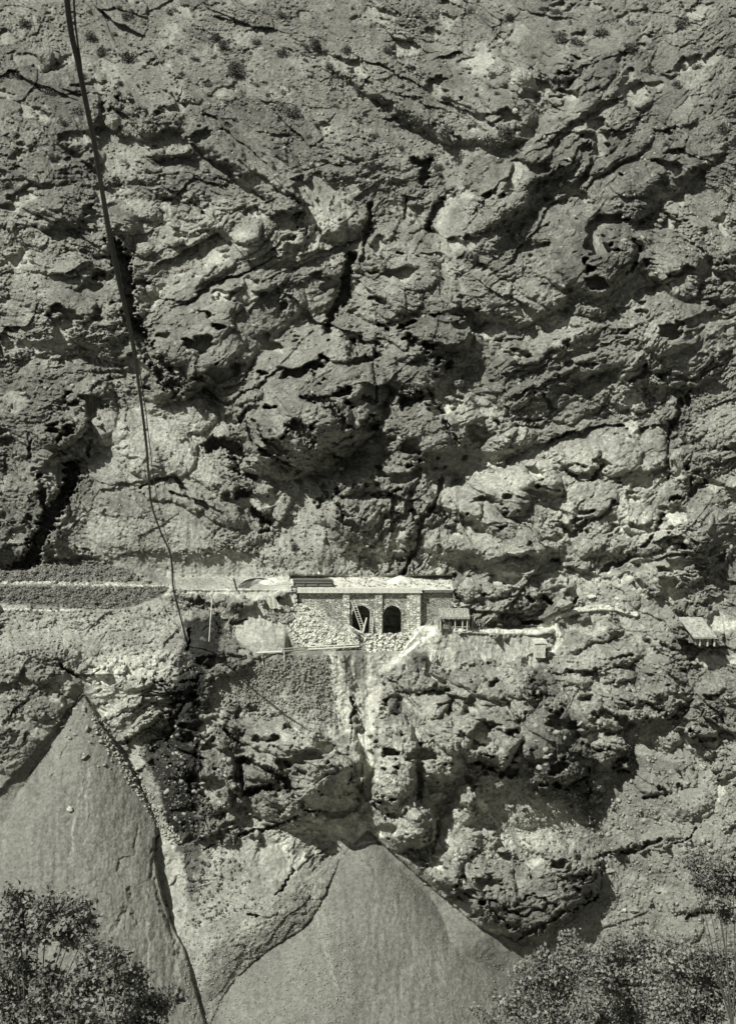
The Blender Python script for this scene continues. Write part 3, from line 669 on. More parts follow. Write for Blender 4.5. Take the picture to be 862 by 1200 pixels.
def rock_bm(r, seed, n=22, sub_=1, flat=.75):
    q = random.Random(seed)
    bm = bmesh.new()
    for k in range(n):
        d = Vector((q.gauss(0, 1), q.gauss(0, 1), q.gauss(0, 1))).normalized() * q.uniform(.82, 1.0)
        bm.verts.new(Vector((d.x, d.y, d.z * flat)))
    h = bmesh.ops.convex_hull(bm, input=bm.verts)
    bmesh.ops.delete(bm, geom=[v for v in bm.verts if not v.link_faces], context='VERTS')
    if sub_:
        bmesh.ops.bevel(bm, geom=bm.edges[:], offset=.06, segments=1, affect='EDGES')
        bmesh.ops.triangulate(bm, faces=bm.faces[:])
        bmesh.ops.subdivide_edges(bm, edges=[e for e in bm.edges if e.calc_length() > .25], cuts=2, use_grid_fill=True)
        for v in bm.verts: v.co += Vector((q.gauss(0, 1), q.gauss(0, 1), q.gauss(0, 1))) * .018
        from mathutils import noise as mn
        bmesh.ops.triangulate(bm, faces=bm.faces[:])
        bmesh.ops.subdivide_edges(bm, edges=[e for e in bm.edges if e.calc_length() > .12], cuts=1, use_grid_fill=True)
        off = Vector((seed * 3.7, seed * 1.3, 0))
        for v in bm.verts:
            n_ = mn.noise(v.co * 1.6 + off) * .22 + abs(mn.noise(v.co * 3.3 + off)) * .22 + mn.noise(v.co * 8 + off) * .07
            v.co *= 1 + n_ - .06
    bmesh.ops.scale(bm, vec=(r, r, r), verts=bm.verts)
    return bm

M_STONE = grey('boulder_stone', .26, .45, 1.6, .8, bscale=5)
M_PALE = grey('pale_stone', .5, .25, 1.6, .5, bscale=5)
M_DSTONE = grey('dark_stone', .20, .45, 1.6, .8, bscale=5)
M_WOODP = grey('weathered_timber', .50, .3, 4, .4)
M_WOODD = grey('dark_timber', .10, .4, 3, .4)
M_IRON = grey('dark_steel', .045, .3, 3, .2, rough=.55)
M_DUST = grey('pale_dust', .52, .45, .7, .8, bscale=3)
M_CONC = grey('pale_concrete', .56, .22, 1.5, .3)
M_BRUSH = grey('brushwood', .28, .5, 3, 1.0, bscale=6)
M_LEAFD = grey('shrub_leaf', .085, .5, 2.0, 0, rough=.6)
M_TWIG = grey('twig_bark', .09, .3, 5, .3)
M_GRAVEL = grey('gravel_stone', .22, .45, 1.2)
M_GRAVELP = grey('quarried_stone', .50, .4, 1.2)
M_EDGE = grey('scree_edge_stone', .28, .6, 1.0)
M_GRAVELD = grey('dark_gravel', .13, .7, 1.0)

def masonry(name, v, sx=.62, sz=.34):
    m, nt, b = mat_new(name); L = nt.links.new
    tc = nd(nt, 'ShaderNodeTexCoord'); sp = nd(nt, 'ShaderNodeSeparateXYZ'); cb = nd(nt, 'ShaderNodeCombineXYZ')
    nz = nd(nt, 'ShaderNodeTexNoise'); nz.inputs['Scale'].default_value = 2.2; nz.inputs['Detail'].default_value = 4
    L(tc.outputs['Object'], nz.inputs['Vector'])
    mx_ = nd(nt, 'ShaderNodeMix', data_type='VECTOR'); mx_.inputs[0].default_value = .30
    L(tc.outputs['Object'], mx_.inputs[4]); L(nz.outputs['Color'], mx_.inputs[5])
    L(mx_.outputs[1], sp.inputs[0])
    ad = nd(nt, 'ShaderNodeMath', operation='ADD'); L(sp.outputs['X'], ad.inputs[0]); L(sp.outputs['Y'], ad.inputs[1])
    L(ad.outputs[0], cb.inputs['X']); L(sp.outputs['Z'], cb.inputs['Y'])
    br = nd(nt, 'ShaderNodeTexBrick'); br.inputs['Scale'].default_value = 1.0
    br.inputs['Brick Width'].default_value = sx; br.inputs['Row Height'].default_value = sz; br.inputs['Mortar Size'].default_value = .045; br.inputs['Mortar Smooth'].default_value = .3
    br.inputs['Color1'].default_value = (v * 1.35 * TINT[0], v * 1.35 * TINT[1], v * 1.35 * TINT[2], 1)
    br.inputs['Color2'].default_value = (v * .62 * TINT[0], v * .62 * TINT[1], v * .62 * TINT[2], 1)
    br.inputs['Mortar'].default_value = (v * .55, v * .55, v * .45, 1); br.inputs['Bias'].default_value = -.1
    L(cb.outputs[0], br.inputs['Vector']); L(br.outputs['Color'], b.inputs['Base Color'])
    bp = nd(nt, 'ShaderNodeBump'); bp.inputs['Distance'].default_value = .25; bp.inputs['Strength'].default_value = .9
    iv = nd(nt, 'ShaderNodeMath', operation='SUBTRACT'); iv.inputs[0].default_value = 1; L(br.outputs['Fac'], iv.inputs[1])
    a2 = nd(nt, 'ShaderNodeMath', operation='MULTIPLY_ADD'); n4 = nd(nt, 'ShaderNodeTexNoise'); n4.inputs['Scale'].default_value = 5
    L(tc.outputs['Object'], n4.inputs['Vector']); L(n4.outputs['Fac'], a2.inputs[0]); a2.inputs[1].default_value = .8; L(iv.outputs[0], a2.inputs[2])
    L(a2.outputs[0], bp.inputs['Height']); L(bp.outputs['Normal'], b.inputs['Normal'])
    return m
def rubble(name, v, sx, sz):
    m, nt, b = mat_new(name); L = nt.links.new
    tc = nd(nt, 'ShaderNodeTexCoord'); mp = nd(nt, 'ShaderNodeMapping'); mp.inputs['Scale'].default_value = (sx, sx, sz)
    L(tc.outputs['Object'], mp.inputs['Vector'])
    vo = nd(nt, 'ShaderNodeTexVoronoi'); vo.inputs['Randomness'].default_value = .75
    ve = nd(nt, 'ShaderNodeTexVoronoi', feature='DISTANCE_TO_EDGE'); ve.inputs['Randomness'].default_value = .75
    for n in (vo, ve): n.inputs['Scale'].default_value = 1.0; L(mp.outputs[0], n.inputs['Vector'])
    sc_ = nd(nt, 'ShaderNodeSeparateColor'); L(vo.outputs['Color'], sc_.inputs['Color'])
    r1 = nd(nt, 'ShaderNodeMapRange'); r1.inputs['To Min'].default_value = v * .55; r1.inputs['To Max'].default_value = v * 1.4; L(sc_.outputs['Red'], r1.inputs['Value'])
    r2_ = nd(nt, 'ShaderNodeMapRange'); r2_.inputs['From Max'].default_value = .10; r2_.inputs['To Min'].default_value = .5; L(ve.outputs['Distance'], r2_.inputs['Value'])
    mu = nd(nt, 'ShaderNodeMath', operation='MULTIPLY'); L(r1.outputs[0], mu.inputs[0]); L(r2_.outputs[0], mu.inputs[1])
    cl = nd(nt, 'ShaderNodeVectorMath', operation='SCALE'); cl.inputs[0].default_value = TINT; L(mu.outputs[0], cl.inputs['Scale']); L(cl.outputs[0], b.inputs['Base Color'])
    bp = nd(nt, 'ShaderNodeBump'); bp.inputs['Distance'].default_value = .3; bp.inputs['Strength'].default_value = 1; L(r2_.outputs[0], bp.inputs['Height']); L(bp.outputs['Normal'], b.inputs['Normal'])
    return m
M_WALL = rubble('rubble_masonry', .40, 1.5, 2.4)
M_PIER = rubble('dressed_masonry', .58, 1.3, 2.2)
M_RWALL = rubble('coursed_masonry', .34, 1.7, 3.4)

# ------------------------------------------------------------------ loose stones that nobody could count
def hull_variants(n, verts):
    out = []
    for k in range(n):
        bm = rock_bm(1.0, 900 + k, verts, 0, .7)
        bmesh.ops.triangulate(bm, faces=bm.faces[:])
        bm.verts.index_update()
        out.append((np.array([v.co[:] for v in bm.verts]), np.array([[v.index for v in f.verts] for f in bm.faces])))
        bm.free()
    return out
HV = hull_variants(10, 10)
def scatter(name, polys, n, smin, smax, mat, label, cat, seed, power=2.2, sink=.25, ok=None):
    surf_ = ok or surf
    q = random.Random(seed)
    V, F = [], []; base = 0; cnt = 0
    areas = []
    for p in polys:
        a = 0
        for (x0, y0), (x1, y1) in zip(p, p[1:] + p[:1]): a += x0 * y1 - x1 * y0
        areas.append(abs(a) / 2)
    tot_ = sum(areas)
    for p, ar in zip(polys, areas):
        xs = [k[0] for k in p]; ys = [k[1] for k in p]
        want = int(n * ar / tot_)
        K = want * 6 + 50
        X = np.array([q.uniform(min(xs), max(xs)) for _ in range(K)]); Y = np.array([q.uniform(min(ys), max(ys)) for _ in range(K)])
        keep = in_poly(X, Y, p, 2.0) > np.array([q.random() for _ in range(K)])
        X = X[keep][:want]; Y = Y[keep][:want]
        for x, y in zip(X, Y):
            s_ = smin + (smax - smin) * q.random() ** power
            P = surf_(x, y)
            P = P * (1 - s_ * (0.5 - sink) / P.length)
            v, f = HV[q.randrange(len(HV))]
            R = np.array(Matrix.Rotation(q.uniform(0, 6.28), 3, 'Z') @ Matrix.Rotation(q.uniform(0, 6.28), 3, 'X') @ Matrix.Diagonal((q.uniform(.7, 1.3), q.uniform(.7, 1.1), 1)))
            V.append((v * s_) @ R.T + np.array(P[:])); F.append(f + base); base += len(v); cnt += 1
    V = np.concatenate(V); F = np.concatenate(F)
    m_ = bpy.data.meshes.new(name)
    m_.vertices.add(len(V)); m_.vertices.foreach_set('co', V.astype(f32).ravel())
    m_.loops.add(F.size); m_.loops.foreach_set('vertex_index', F.astype(np.int32).ravel())
    m_.polygons.add(len(F)); m_.polygons.foreach_set('loop_start', np.arange(0, F.size, 3, dtype=np.int32)); m_.update(calc_edges=True)
    o = obj(name, m_, mat); tag(o, label, cat, None, 'stuff'); return o

scatter('stone_bank', [[(-40, 687), (198, 688), (190, 698), (150, 712), (110, 714), (60, 709), (-40, 705)]], 6500, .16, .5, M_GRAVELD, 'dark broken stones of the bank just below the road on the left', 'stones', 1)
scatter('upper_stone_bank', [[(-40, 668), (36, 668), (60, 657), (100, 655), (150, 668), (170, 681), (-40, 681)]], 3600, .16, .5, M_GRAVELD, 'dark loose stones on the earth bank above the road on the left', 'stones', 2)
scatter('road_gravel', [[(200, 678), (275, 677), (300, 690), (200, 692)], [(-40, 681), (200, 684), (200, 688), (-40, 687)]], 1700, .08, .26, M_GRAVEL, 'pale grey gravel strewn along the road between bank and gallery', 'gravel', 3)
scatter('rubble_tip', [[(352, 722), (375, 728), (395, 738), (425, 748), (420, 757), (360, 760), (345, 752), (338, 735)], [(345, 700), (372, 708), (380, 722), (340, 718)]], 1900, .16, .55, M_GRAVELP, 'pale quarried stones tipped on the slope below the gallery', 'rubble', 4, 1.8)
scatter('rubble_row', [[(308, 722), (318, 708), (340, 712), (345, 724), (330, 731)]], 260, .3, .75, M_GRAVEL, 'grey boulders heaped left of the pale stone tip', 'rubble', 5, 1.5)
scatter('gallery_foot_rubble', [[(425, 738), (480, 738), (470, 762), (428, 765)]], 500, .18, .6, M_GRAVELP, 'pale rubble lying at the foot of the arches', 'rubble', 6, 1.8)
scatter('cone_gravel', [[(215, 1080), (300, 1060), (350, 1040), (372, 1030), (420, 1110), (400, 1200), (215, 1200)]], 4000, .06, .34, M_GRAVEL, 'coarse gravel fanning out left of the central scree cone', 'gravel', 7, 3)
scatter('cone_pebbles', [[(431, 985), (560, 1080), (640, 1200), (400, 1200), (380, 1040)]], 3500, .05, .22, M_GRAVEL, 'fine pebbles on the smooth central scree cone', 'pebbles', 8, 3)
scatter('cone_edge_stones', [[(108, 838), (122, 845), (150, 890), (190, 950), (215, 990), (200, 990), (165, 940), (118, 868)]], 560, .14, .65, M_EDGE, 'pale stones collected along the right edge of the left cone', 'stones', 9, 2)
scatter('slope_gravel', [[(235, 828), (262, 795), (305, 772), (385, 768), (400, 850), (345, 862), (270, 826)]], 3000, .10, .50, M_GRAVEL, 'grey gravel on the earth slope under the gallery rubble', 'gravel', 10, 3)
scatter('gully_stones', [[(232, 930), (275, 975), (300, 1060), (225, 1090), (215, 980), (160, 880), (210, 860)]], 900, .12, .60, grey('wet_gully_stone', .11, .6, 1.0), 'broken stones in and below the dark wet gully', 'stones', 11, 3)
scatter('upper_slope_scree', [[(100, 10), (560, 10), (560, 215), (500, 200), (400, 215), (300, 150), (160, 210), (110, 170)]], 5500, .12, .8, M_GRAVEL, 'loose stones scattered over the upper mountain slope', 'scree', 12, 5)
scatter('right_slope_scree', [[(690, 920), (740, 880), (720, 840), (800, 850), (862, 900), (862, 1120), (640, 1100), (700, 1040)], [(662, 670), (740, 680), (800, 715), (780, 760), (700, 715)]], 3600, .10, .62, M_GRAVEL, 'small stones on the earth slopes at the right', 'scree', 13, 4)
scatter('ledge_scree', [[(345, 575), (388, 580), (390, 640), (440, 668), (300, 676), (285, 650), (330, 620)], [(560, 920), (690, 930), (700, 1000), (600, 1010), (555, 940)], [(0, 712), (200, 702), (235, 790), (90, 780), (0, 775)]], 3400, .10, .55, M_GRAVEL, 'stones lying on the earth patches between the crags', 'scree', 14, 4)
scatter('crag_debris', [[(-20, 200), (880, 130), (880, 660), (560, 655), (-20, 650)], [(440, 780), (880, 760), (880, 1000), (500, 1060)], [(0, 770), (430, 860), (430, 980), (230, 980), (0, 830)]], 7000, .15, 1.05, M_STONE, 'broken blocks lodged among the crags of the mountainside', 'debris', 15, 4, .45)

# ------------------------------------------------------------------ single boulders
def boulder(px, py, wpx, hpx, mat, label, seed, group=None, deep=.8, flatrot=0.0):
    P = surf(px, py); k = P.length / FPX * .98
    bm = rock_bm(1.0, seed, 26, 1, 1.0)
    for v in bm.verts:
        x, y, z = v.co; x *= wpx * k; y *= deep * (wpx + hpx) * .5 * k; z *= hpx * k
        c, s_ = math.cos(flatrot), math.sin(flatrot)
        v.co = Vector((x * c - z * s_, y, x * s_ + z * c))
    o = obj('boulder', bm, mat); o.location = P * (1 - .35 * (wpx + hpx) * .5 * k / P.length)
    return tag(o, label, 'boulder', group)
boulder(257, 702, 10, 7, M_STONE, 'dark flat topped boulder topmost of the cluster beside the road', 1, flatrot=.3)
boulder(268, 719, 11, 8, M_STONE, 'large pale faced boulder lowest of the cluster beside the road', 2, flatrot=.3)
boulder(272, 706, 6, 6, M_STONE, 'rounded boulder wedged in the middle of the roadside cluster', 3)
boulder(284, 700, 5, 4, M_STONE, 'small dark boulder right of the roadside cluster', 4)
boulder(82, 949, 4.2, 4.6, M_PALE, 'single white boulder resting on the smooth left scree cone', 5)
boulder(569, 304, 11, 7, M_DSTONE, 'dark oval boulder in the hollow below the pale chute', 6)
boulder(438, 846, 4, 4, M_PALE, 'small pale round boulder beside the streaked chute under the gallery', 7)
boulder(692, 699, 7, 3, M_PALE, 'long pale stone on the earth slope above the footpath', 8)
boulder(722, 702, 4, 3, M_PALE, 'upper of two pale stones at the bend of the footpath', 9)
boulder(724, 708, 4, 2.4, M_PALE, 'lower of two pale stones at the bend of the footpath', 10)
boulder(714, 1021, 7, 4, M_STONE, 'grey boulder on the smooth slope below the right hand ledge', 11)
boulder(742, 1067, 6, 3.2, M_STONE, 'flat grey boulder above the bushes at lower right', 12)
boulder(731, 1067, 2.6, 2.4, M_PALE, 'small white stone left of the flat boulder above the bushes', 13)
boulder(343, 601, 7, 4, M_PALE, 'pale tilted slab lying in the earth gully above the gallery', 14, flatrot=-.5)
boulder(603, 130, 4, 3.6, M_PALE, 'small white boulder below the big square block near the top', 15)
boulder(660, 709, 13, 8, M_STONE, 'square grey boulder just above the start of the footpath', 16, flatrot=.15)
boulder(132, 144, 9, 9, M_STONE, 'dark rounded boulder beside the cable near the top', 17)
boulder(55, 68, 13, 15, M_DSTONE, 'large dark rounded boulder in the upper left corner', 18)
boulder(176, 341, 9, 8, M_STONE, 'rounded boulder right of the black cleft beside the cable', 19)
boulder(169, 292, 13, 9, M_STONE, 'pale oval boulder at the head of the black cleft', 20)
boulder(611, 94, 20, 14, M_STONE, 'big square block with a dark lower face near the top', 21, flatrot=-.5)
boulder(582, 82, 15, 14, M_STONE, 'tilted block left of the big square block near the top', 22, flatrot=-.7)
boulder(675, 1112, 7, 7, M_PALE, 'pale boulder showing between the bushes at lower right', 23)
boulder(648, 640, 8, 7, M_STONE, 'pale lump of rock above the dark holes over the footpath', 24)
boulder(549, 690, 15, 16, M_STONE, 'large rounded boulder beside the right end of the gallery', 25)
boulder(792, 541, 9, 17, M_STONE, 'tall rounded boulder at the right end of the central crag', 26, deep=.6)

# ------------------------------------------------------------------ the gallery
YW = 276.0
def zpy(py, Y): return float(ray(431.0, py)[1] * Y)
def xpx(px, Y): return float(ray(px, 700.0)[0] * Y)
gal = thing('road_gallery', 'stone road gallery with two dark arches and a pale flat roof on the mountain bench', 'gallery', (xpx(437, YW), YW, zpy(742, YW)))
zt = TZ - .35; zb = zpy(746, YW)
def arch_wall():
    bm = bmesh.new()
    xs0, xs1 = xpx(350, YW), xpx(478, YW)
    arches = [(xpx(423, YW), 10.4 * .189), (xpx(459.6, YW), 10.4 * .189)]
    ztop = zpy(709.5, YW)
    cuts = {xs0, xs1}
    for c, r in arches:
        for k in range(17): cuts.add(c - r * math.cos(math.pi * k / 16))
    xs = sorted(cuts)
    def low(x, e):
        for c, r in arches:
            if c - r + 1e-4 <= x + e and x - e <= c + r - 1e-4 and c - r - 1e-4 <= x <= c + r + 1e-4:
                return ztop - r + math.sqrt(max(0, r * r - (x - c) ** 2))
        return None
    th = 1.4
    for x0, x1 in zip(xs[:-1], xs[1:]):
        xm = (x0 + x1) / 2
        inside = any(c - r < xm < c + r for c, r in arches)
        a, b = (low(x0, 1), low(x1, 1)) if inside else (zb, zb)
        a = zb if a is None else a; b = zb if b is None else b
        P = [(x0, YW, a), (x1, YW, b), (x1, YW, zt), (x0, YW, zt), (x0, YW + th, a), (x1, YW + th, b), (x1, YW + th, zt), (x0, YW + th, zt)]
        v = [bm.verts.new(p) for p in P]
        for f in ((0, 1, 2, 3), (5, 4, 7, 6), (1, 0, 4, 5), (3, 2, 6, 7)): bm.faces.new([v[i] for i in f])
    for c, r in arches:
        for s_ in (-1, 1):
            x = c + s_ * r
            v = [bm.verts.new(p) for p in ((x, YW, zb), (x, YW + th, zb), (x, YW + th, ztop - r), (x, YW, ztop - r))]
            bm.faces.new(v)
    bmesh.ops.remove_doubles(bm, verts=bm.verts, dist=.003)
    return bm, arches, ztop
abm, arches, ztop = arch_wall()
wall = obj('wall', abm, M_WALL, gal)
for c, r in arches:
    bm = bmesh.new()
    for k in range(13):
        a = math.pi * (k + .5) / 13
        vs = add_box(bm, (0, 0, 0), (.50, .34, (r + .3) * math.pi / 13 - .05), 0, .02)
        bmesh.ops.transform(bm, matrix=Matrix.Translation((c + math.cos(a) * (r + .27), YW - .05, ztop - r + math.sin(a) * (r + .27))) @ Matrix.Rotation(-a, 4, 'Y'), verts=vs)
    obj('arch_ring', bm, M_PIER, gal)
for a, b in ((401.5, 409.5), (439.5, 447.6), (476.5, 492.5)):
    x0, x1 = xpx(a, YW), xpx(b, YW)
    bm = bmesh.new()
    n = 17
    for k in range(n):
        h = (zt - .05 - zb) / n
        add_box(bm, ((x0 + x1) / 2, YW - .34 + .15, zb + h * (k + .5)), (x1 - x0 + rnd.uniform(-.06, .06), .78 + rnd.uniform(-.05, .05) + .012 * (n - k), h - .012))
    obj('pier', bm, M_PIER, gal)
bm = bmesh.new()
add_box(bm, ((xpx(492.5, YW) + xpx(530, YW)) / 2, YW + 1.6, (zpy(694, YW) + zpy(738, YW)) / 2), (xpx(530, YW) - xpx(492.5, YW), 1.6, zpy(694, YW) - zpy(738, YW)))
obj('wing_wall', bm, M_RWALL, gal)
bm = bmesh.new()
x0, x1 = xpx(348, 275.4), xpx(494, 275.4)
x = x0; k = 0
while x < x1 - .2:
    L_ = (1.15 if x < xpx(412, 275.4) else 3.4) * rnd.uniform(.85, 1.15); L_ = min(L_, x1 - x)
    add_box(bm, (x + L_ / 2, 275.45 + rnd.uniform(-.03, .03), TZ + .12), (L_ - .06, .7, .85 if k % 2 or x > xpx(412, 275.4) else .95))
    x += L_; k += 1
obj('parapet', bm, M_CONC, gal)
bm = bmesh.new(); add_box(bm, ((x0 + x1) / 2, 275.55, TZ - .42), (x1 - x0 + .2, 1.0, .22)); obj('cornice', bm, M_CONC, gal)
bm = bmesh.new()
nx, ny = 60, 14
gx0, gx1 = xpx(338, 282), xpx(529, 282)
vv = [[bm.verts.new((gx0 + (gx1 - gx0) * i / nx, 275.85 + 15.5 * j / ny, TZ - .10 + rnd.uniform(-.05, .05) * (j > 0))) for i in range(nx + 1)] for j in range(ny + 1)]
for j in range(ny):
    for i in range(nx): bm.faces.new((vv[j][i], vv[j][i + 1], vv[j + 1][i + 1], vv[j + 1][i]))
bo = [bm.verts.new((gx0, 275.85, TZ - .5)), bm.verts.new((gx1, 275.85, TZ - .5)), bm.verts.new((gx1, 291.35, TZ - .5)), bm.verts.new((gx0, 291.35, TZ - .5))]
bm.faces.new(bo[::-1])
obj('roof_deck', bm, M_DUST, gal)
bm = bmesh.new()
xa, xb = xpx(395, YW), xpx(492, YW)
add_box(bm, ((xa + xb) / 2, YW + 9.3, (zb + zt) / 2), (xb - xa, .5, zt - zb)); add_box(bm, (xa, YW + 5.3, (zb + zt) / 2), (.5, 7.6, zt - zb - .02)); add_box(bm, (xb, YW + 5.3, (zb + zt) / 2), (.5, 7.6, zt - zb - .02))
add_box(bm, ((xa + xb) / 2, YW + 5.4, zb - .1), (xb - xa, 7.7, .2))
obj('inner_wall', bm, M_WALL, gal)

def heap(name, px, py, rx, ry, h, mat, label, cat, Y=None, seed=0):
    P = W(px, py, Y) if Y else surf(px, py)
    bm = bmesh.new(); q = random.Random(seed); rings = []
    for j in range(9):
        t = j / 8.0
        rings.append([bm.verts.new(P + Vector((rx * t * math.cos(a * .2618) * (1 + .15 * math.sin(a * .9 + seed)), ry * t * math.sin(a * .2618), h * (1 - t) ** .9 * (1 + q.uniform(-.08, .08)) - .35 * (t > .99)))) for a in range(24)])
    for A, B in zip(rings[:-1], rings[1:]):
        for k in range(24): bm.faces.new((A[k], B[k], B[(k + 1) % 24], A[(k + 1) % 24]))
    bmesh.ops.remove_doubles(bm, verts=bm.verts, dist=.001)
    o = obj(name, bm, mat); tag(o, label, cat); return o
def deckP(px, py, up=0.0):
    Y = float(level(px, py)); p = W(px, py, Y); p.z = TZ + up; return p
p = deckP(469, 680)
heap('sand_heap', 469, 682, 3.4, 1.8, 1.5, M_DUST, 'pale heap of sand on the gallery roof above the second arch', 'heap', Y=float(level(469, 682)), seed=3)
heap('dust_heap', 322, 682, 3.6, 1.6, 1.1, M_DUST, 'pale heap of dust on the road left of the dark timber stack', 'heap', Y=float(level(322, 684)), seed=5)
scatter('roof_rubble', [[(400, 676), (527, 676), (527, 689), (400, 689)]], 420, .06, .42, M_GRAVEL, 'small stones and rubble strewn over the pale gallery roof', 'rubble', 21, 3, .2, lambda a, b: deckP(a, b, -.05))
# dark timber stack behind the parapet
st = thing('timber_stack', 'long dark stack of timber behind the left end of the parapet', 'timber stack', deckP(368, 686))
for r_ in range(3):
    for k in range(4 - r_):
        a = deckP(343 + rnd.uniform(0, 3), 686); b = deckP(394 - r_ * 2 - rnd.uniform(0, 4), 686)
        yy = 278.6 + k * .62 + r_ * .31
        obj('log', tube([(a.x, yy, TZ + .33 + r_ * .55), ((a.x + b.x) / 2, yy + rnd.uniform(-.06, .06), TZ + .33 + r_ * .55), (b.x, yy, TZ + .33 + r_ * .55)], .31, .27, 8, .06), M_WOODD, st)
for px in (344.5, 357, 372, 389):
    a = deckP(px, 686); bm = bmesh.new(); add_box(bm, (a.x, 278.2, TZ + .75), (.16, .16, 1.7)); obj('stake', bm, M_WOODD, st)
bx = thing('timber_crib', 'dark square crib of beams at the left end of the gallery', 'crib', W(344.5, 702, 275.6))
for k in range(6):
    c = W(344.5, 701 - k * 2.6, 275.6); bm = bmesh.new()
    bm.free()
    for q_ in (-1, 1):
        bm = bmesh.new()
        if k % 2: add_box(bm, c + Vector((0, .45 * q_, 0)), (1.5, .2, .3))
        else: add_box(bm, c + Vector((.5 * q_, 0, 0)), (.2, 1.3, .3))
        obj('beam', bm, M_WOODD, bx)

# person on the timber
def person(P, label, h=1.72):
    root = None
    v = [(0, 0, .52), (0, .01, .66), (0, 0, .80), (0, -.01, .86), (0, -.01, .93), (.055, 0, .50), (.065, -.02, .28), (.07, .0, .04), (.075, -.06, .015), (-.055, 0, .50), (-.07, .03, .28), (-.085, .05, .04), (-.09, -.01, .015),
         (.105, 0, .805), (.135, .0, .64), (.12, -.06, .50), (-.105, 0, .805), (-.15, .02, .65), (-.10, -.09, .56)]
    r = [.085, .075, .085, .035, .062, .055, .038, .026, .022, .055, .038, .026, .022, .042, .03, .02, .042, .03, .02]
    e = [(0, 1), (1, 2), (2, 3), (3, 4), (0, 5), (5, 6), (6, 7), (7, 8), (0, 9), (9, 10), (10, 11), (11, 12), (2, 13), (13, 14), (14, 15), (2, 16), (16, 17), (17, 18)]
    m_ = bpy.data.meshes.new('person'); m_.from_pydata([tuple(c * h for c in p_) for p_ in v], e, [])
    o = bpy.data.objects.new('person', m_); COL.objects.link(o)
    md = o.modifiers.new('skin', 'SKIN')
    for i, rr in enumerate(r): m_.skin_vertices[0].data[i].radius = (rr * h, rr * h * .8)
    m_.skin_vertices[0].data[0].use_root = True
    o.modifiers.new('sub', 'SUBSURF').levels = 1; o.modifiers['sub'].render_levels = 1
    bpy.context.view_layer.update()
    dg = bpy.context.evaluated_depsgraph_get()
    me2 = bpy.data.meshes.new_from_object(o.evaluated_get(dg)); me2.name = 'person'
    o.modifiers.clear(); o.data = me2
    skin = grey('sunburnt_skin', .22, .1, 3); shirt = grey('white_shirt_cloth', .8, .06, 3); trs = grey('dark_trouser_cloth', .10, .1, 3)
    for m__ in (skin, shirt, trs): me2.materials.append(m__)
    for f in me2.polygons:
        z = f.center.z / h; x = abs(f.center.x) / h
        f.material_index = 0 if z > .865 or (x > .10 and z < .58) else (1 if z > .5 else 2)
    o.location = P; tag(o, label, 'person'); return o
pm = person(deckP(373.6, 686, 0) * 1, 'person in a white shirt standing on the dark timber stack')
pm.location = (deckP(373.6, 686).x, 279.8, TZ + 1.72)

# ladders
def ladder(A, B, wd, label):
    t = thing('ladder', label, 'ladder', A)
    d = (B - A); s_ = Vector((1, 0, 0)) * wd / 2
    for q in (-1, 1): obj('rail', tube([A + s_ * q, B + s_ * q], .085, .085, 6), M_WOODP, t)
    n = 13
    for k in range(1, n): obj('rung', tube([A + d * k / n - s_, A + d * k / n + s_], .055, .055, 5), M_WOODP, t)
ladder(W(425.5, 739, 273.4), W(413, 703, 275.4), .8, 'long pale ladder leaning left across the first arch')
ladder(W(434, 742, 274.3), W(436.5, 716, 275.7), .75, 'short upright ladder against the wall beside the middle pier')
def pole(a, b, r, mat, name, label, cat, r1=None, ya=None, yb=None, off=.6):
    A = W(a[0], a[1], ya) if ya else surf(*a) - surf(*a).normalized() * (off + r)
    B = W(b[0], b[1], yb) if yb else surf(*b) - surf(*b).normalized() * (off + r)
    m1 = (A + B) / 2 + Vector((rnd.uniform(-.05, .05), 0, rnd.uniform(-.05, .05)))
    o = obj(name, tube([A, m1, B], r, r1 or r * .85, 7, .08), mat); tag(o, label, cat); return o
pole((424, 745), (429.5, 724), .22, M_WOODP, 'plank', 'thick pale plank propped up in front of the first arch', 'plank', ya=272.5, yb=274.6)
pole((344, 719), (351, 730), .13, M_WOODP, 'wooden_pole', 'short pale pole left of the pale stone tip', 'pole')
pole((335.6, 731), (357, 752), .10, M_WOODD, 'wooden_pole', 'thin dark pole lying down the slope left of the stone tip', 'pole')
pole((366, 712), (378, 724), .13, M_WOODP, 'wooden_pole', 'pale pole lying above the dark trough', 'pole')
pole((380, 727), (393, 742), .14, M_WOODP, 'wooden_pole', 'pale pole lying between the trough and the stone tip', 'pole')
pole((409, 733), (424, 742), .14, M_WOODP, 'wooden_pole', 'pale pole running down to the foot of the first arch', 'pole')
pole((378, 713), (398, 722), .10, M_WOODD, 'wooden_pole', 'dark pole lying near the left pier', 'pole')
pole((398, 727), (405, 722), .09, M_WOODP, 'wooden_pole', 'small pale stick near the foot of the left pier', 'pole')
tr = thing('timber_trough', 'dark timber trough running down the rubble towards the first arch', 'trough', surf(396, 728))
A = surf(369, 711); B = surf(421, 746); A = A - A.normalized() * 1.3; B = B - B.normalized() * 1.3
for dz, nm in ((.42, 'side_board'), (-.42, 'side_board'), (0, 'bottom_board')):
    bm = bmesh.new(); d = (B - A); L_ = d.length; M_ = d.to_track_quat('X', 'Z').to_matrix().to_4x4()
    vs = add_box(bm, (0, 0, 0), (L_, .7 if nm == 'side_board' else .12, .09 if nm == 'side_board' else .85))
    bmesh.ops.transform(bm, matrix=Matrix.Translation((A + B) / 2 + Vector((0, .3 if nm == 'bottom_board' else 0, dz))) @ M_, verts=vs); obj(nm, bm, M_WOODD, tr)
fe = thing('log_barrier', 'long pale log barrier holding back the stone tip', 'barrier', surf(360, 764))
pts = [surf(x_, y_) for x_, y_ in ((301, 765), (330, 763.5), (360, 761), (390, 759.5), (421, 757.5))]
pts = [q - q.normalized() * .8 for q in pts]
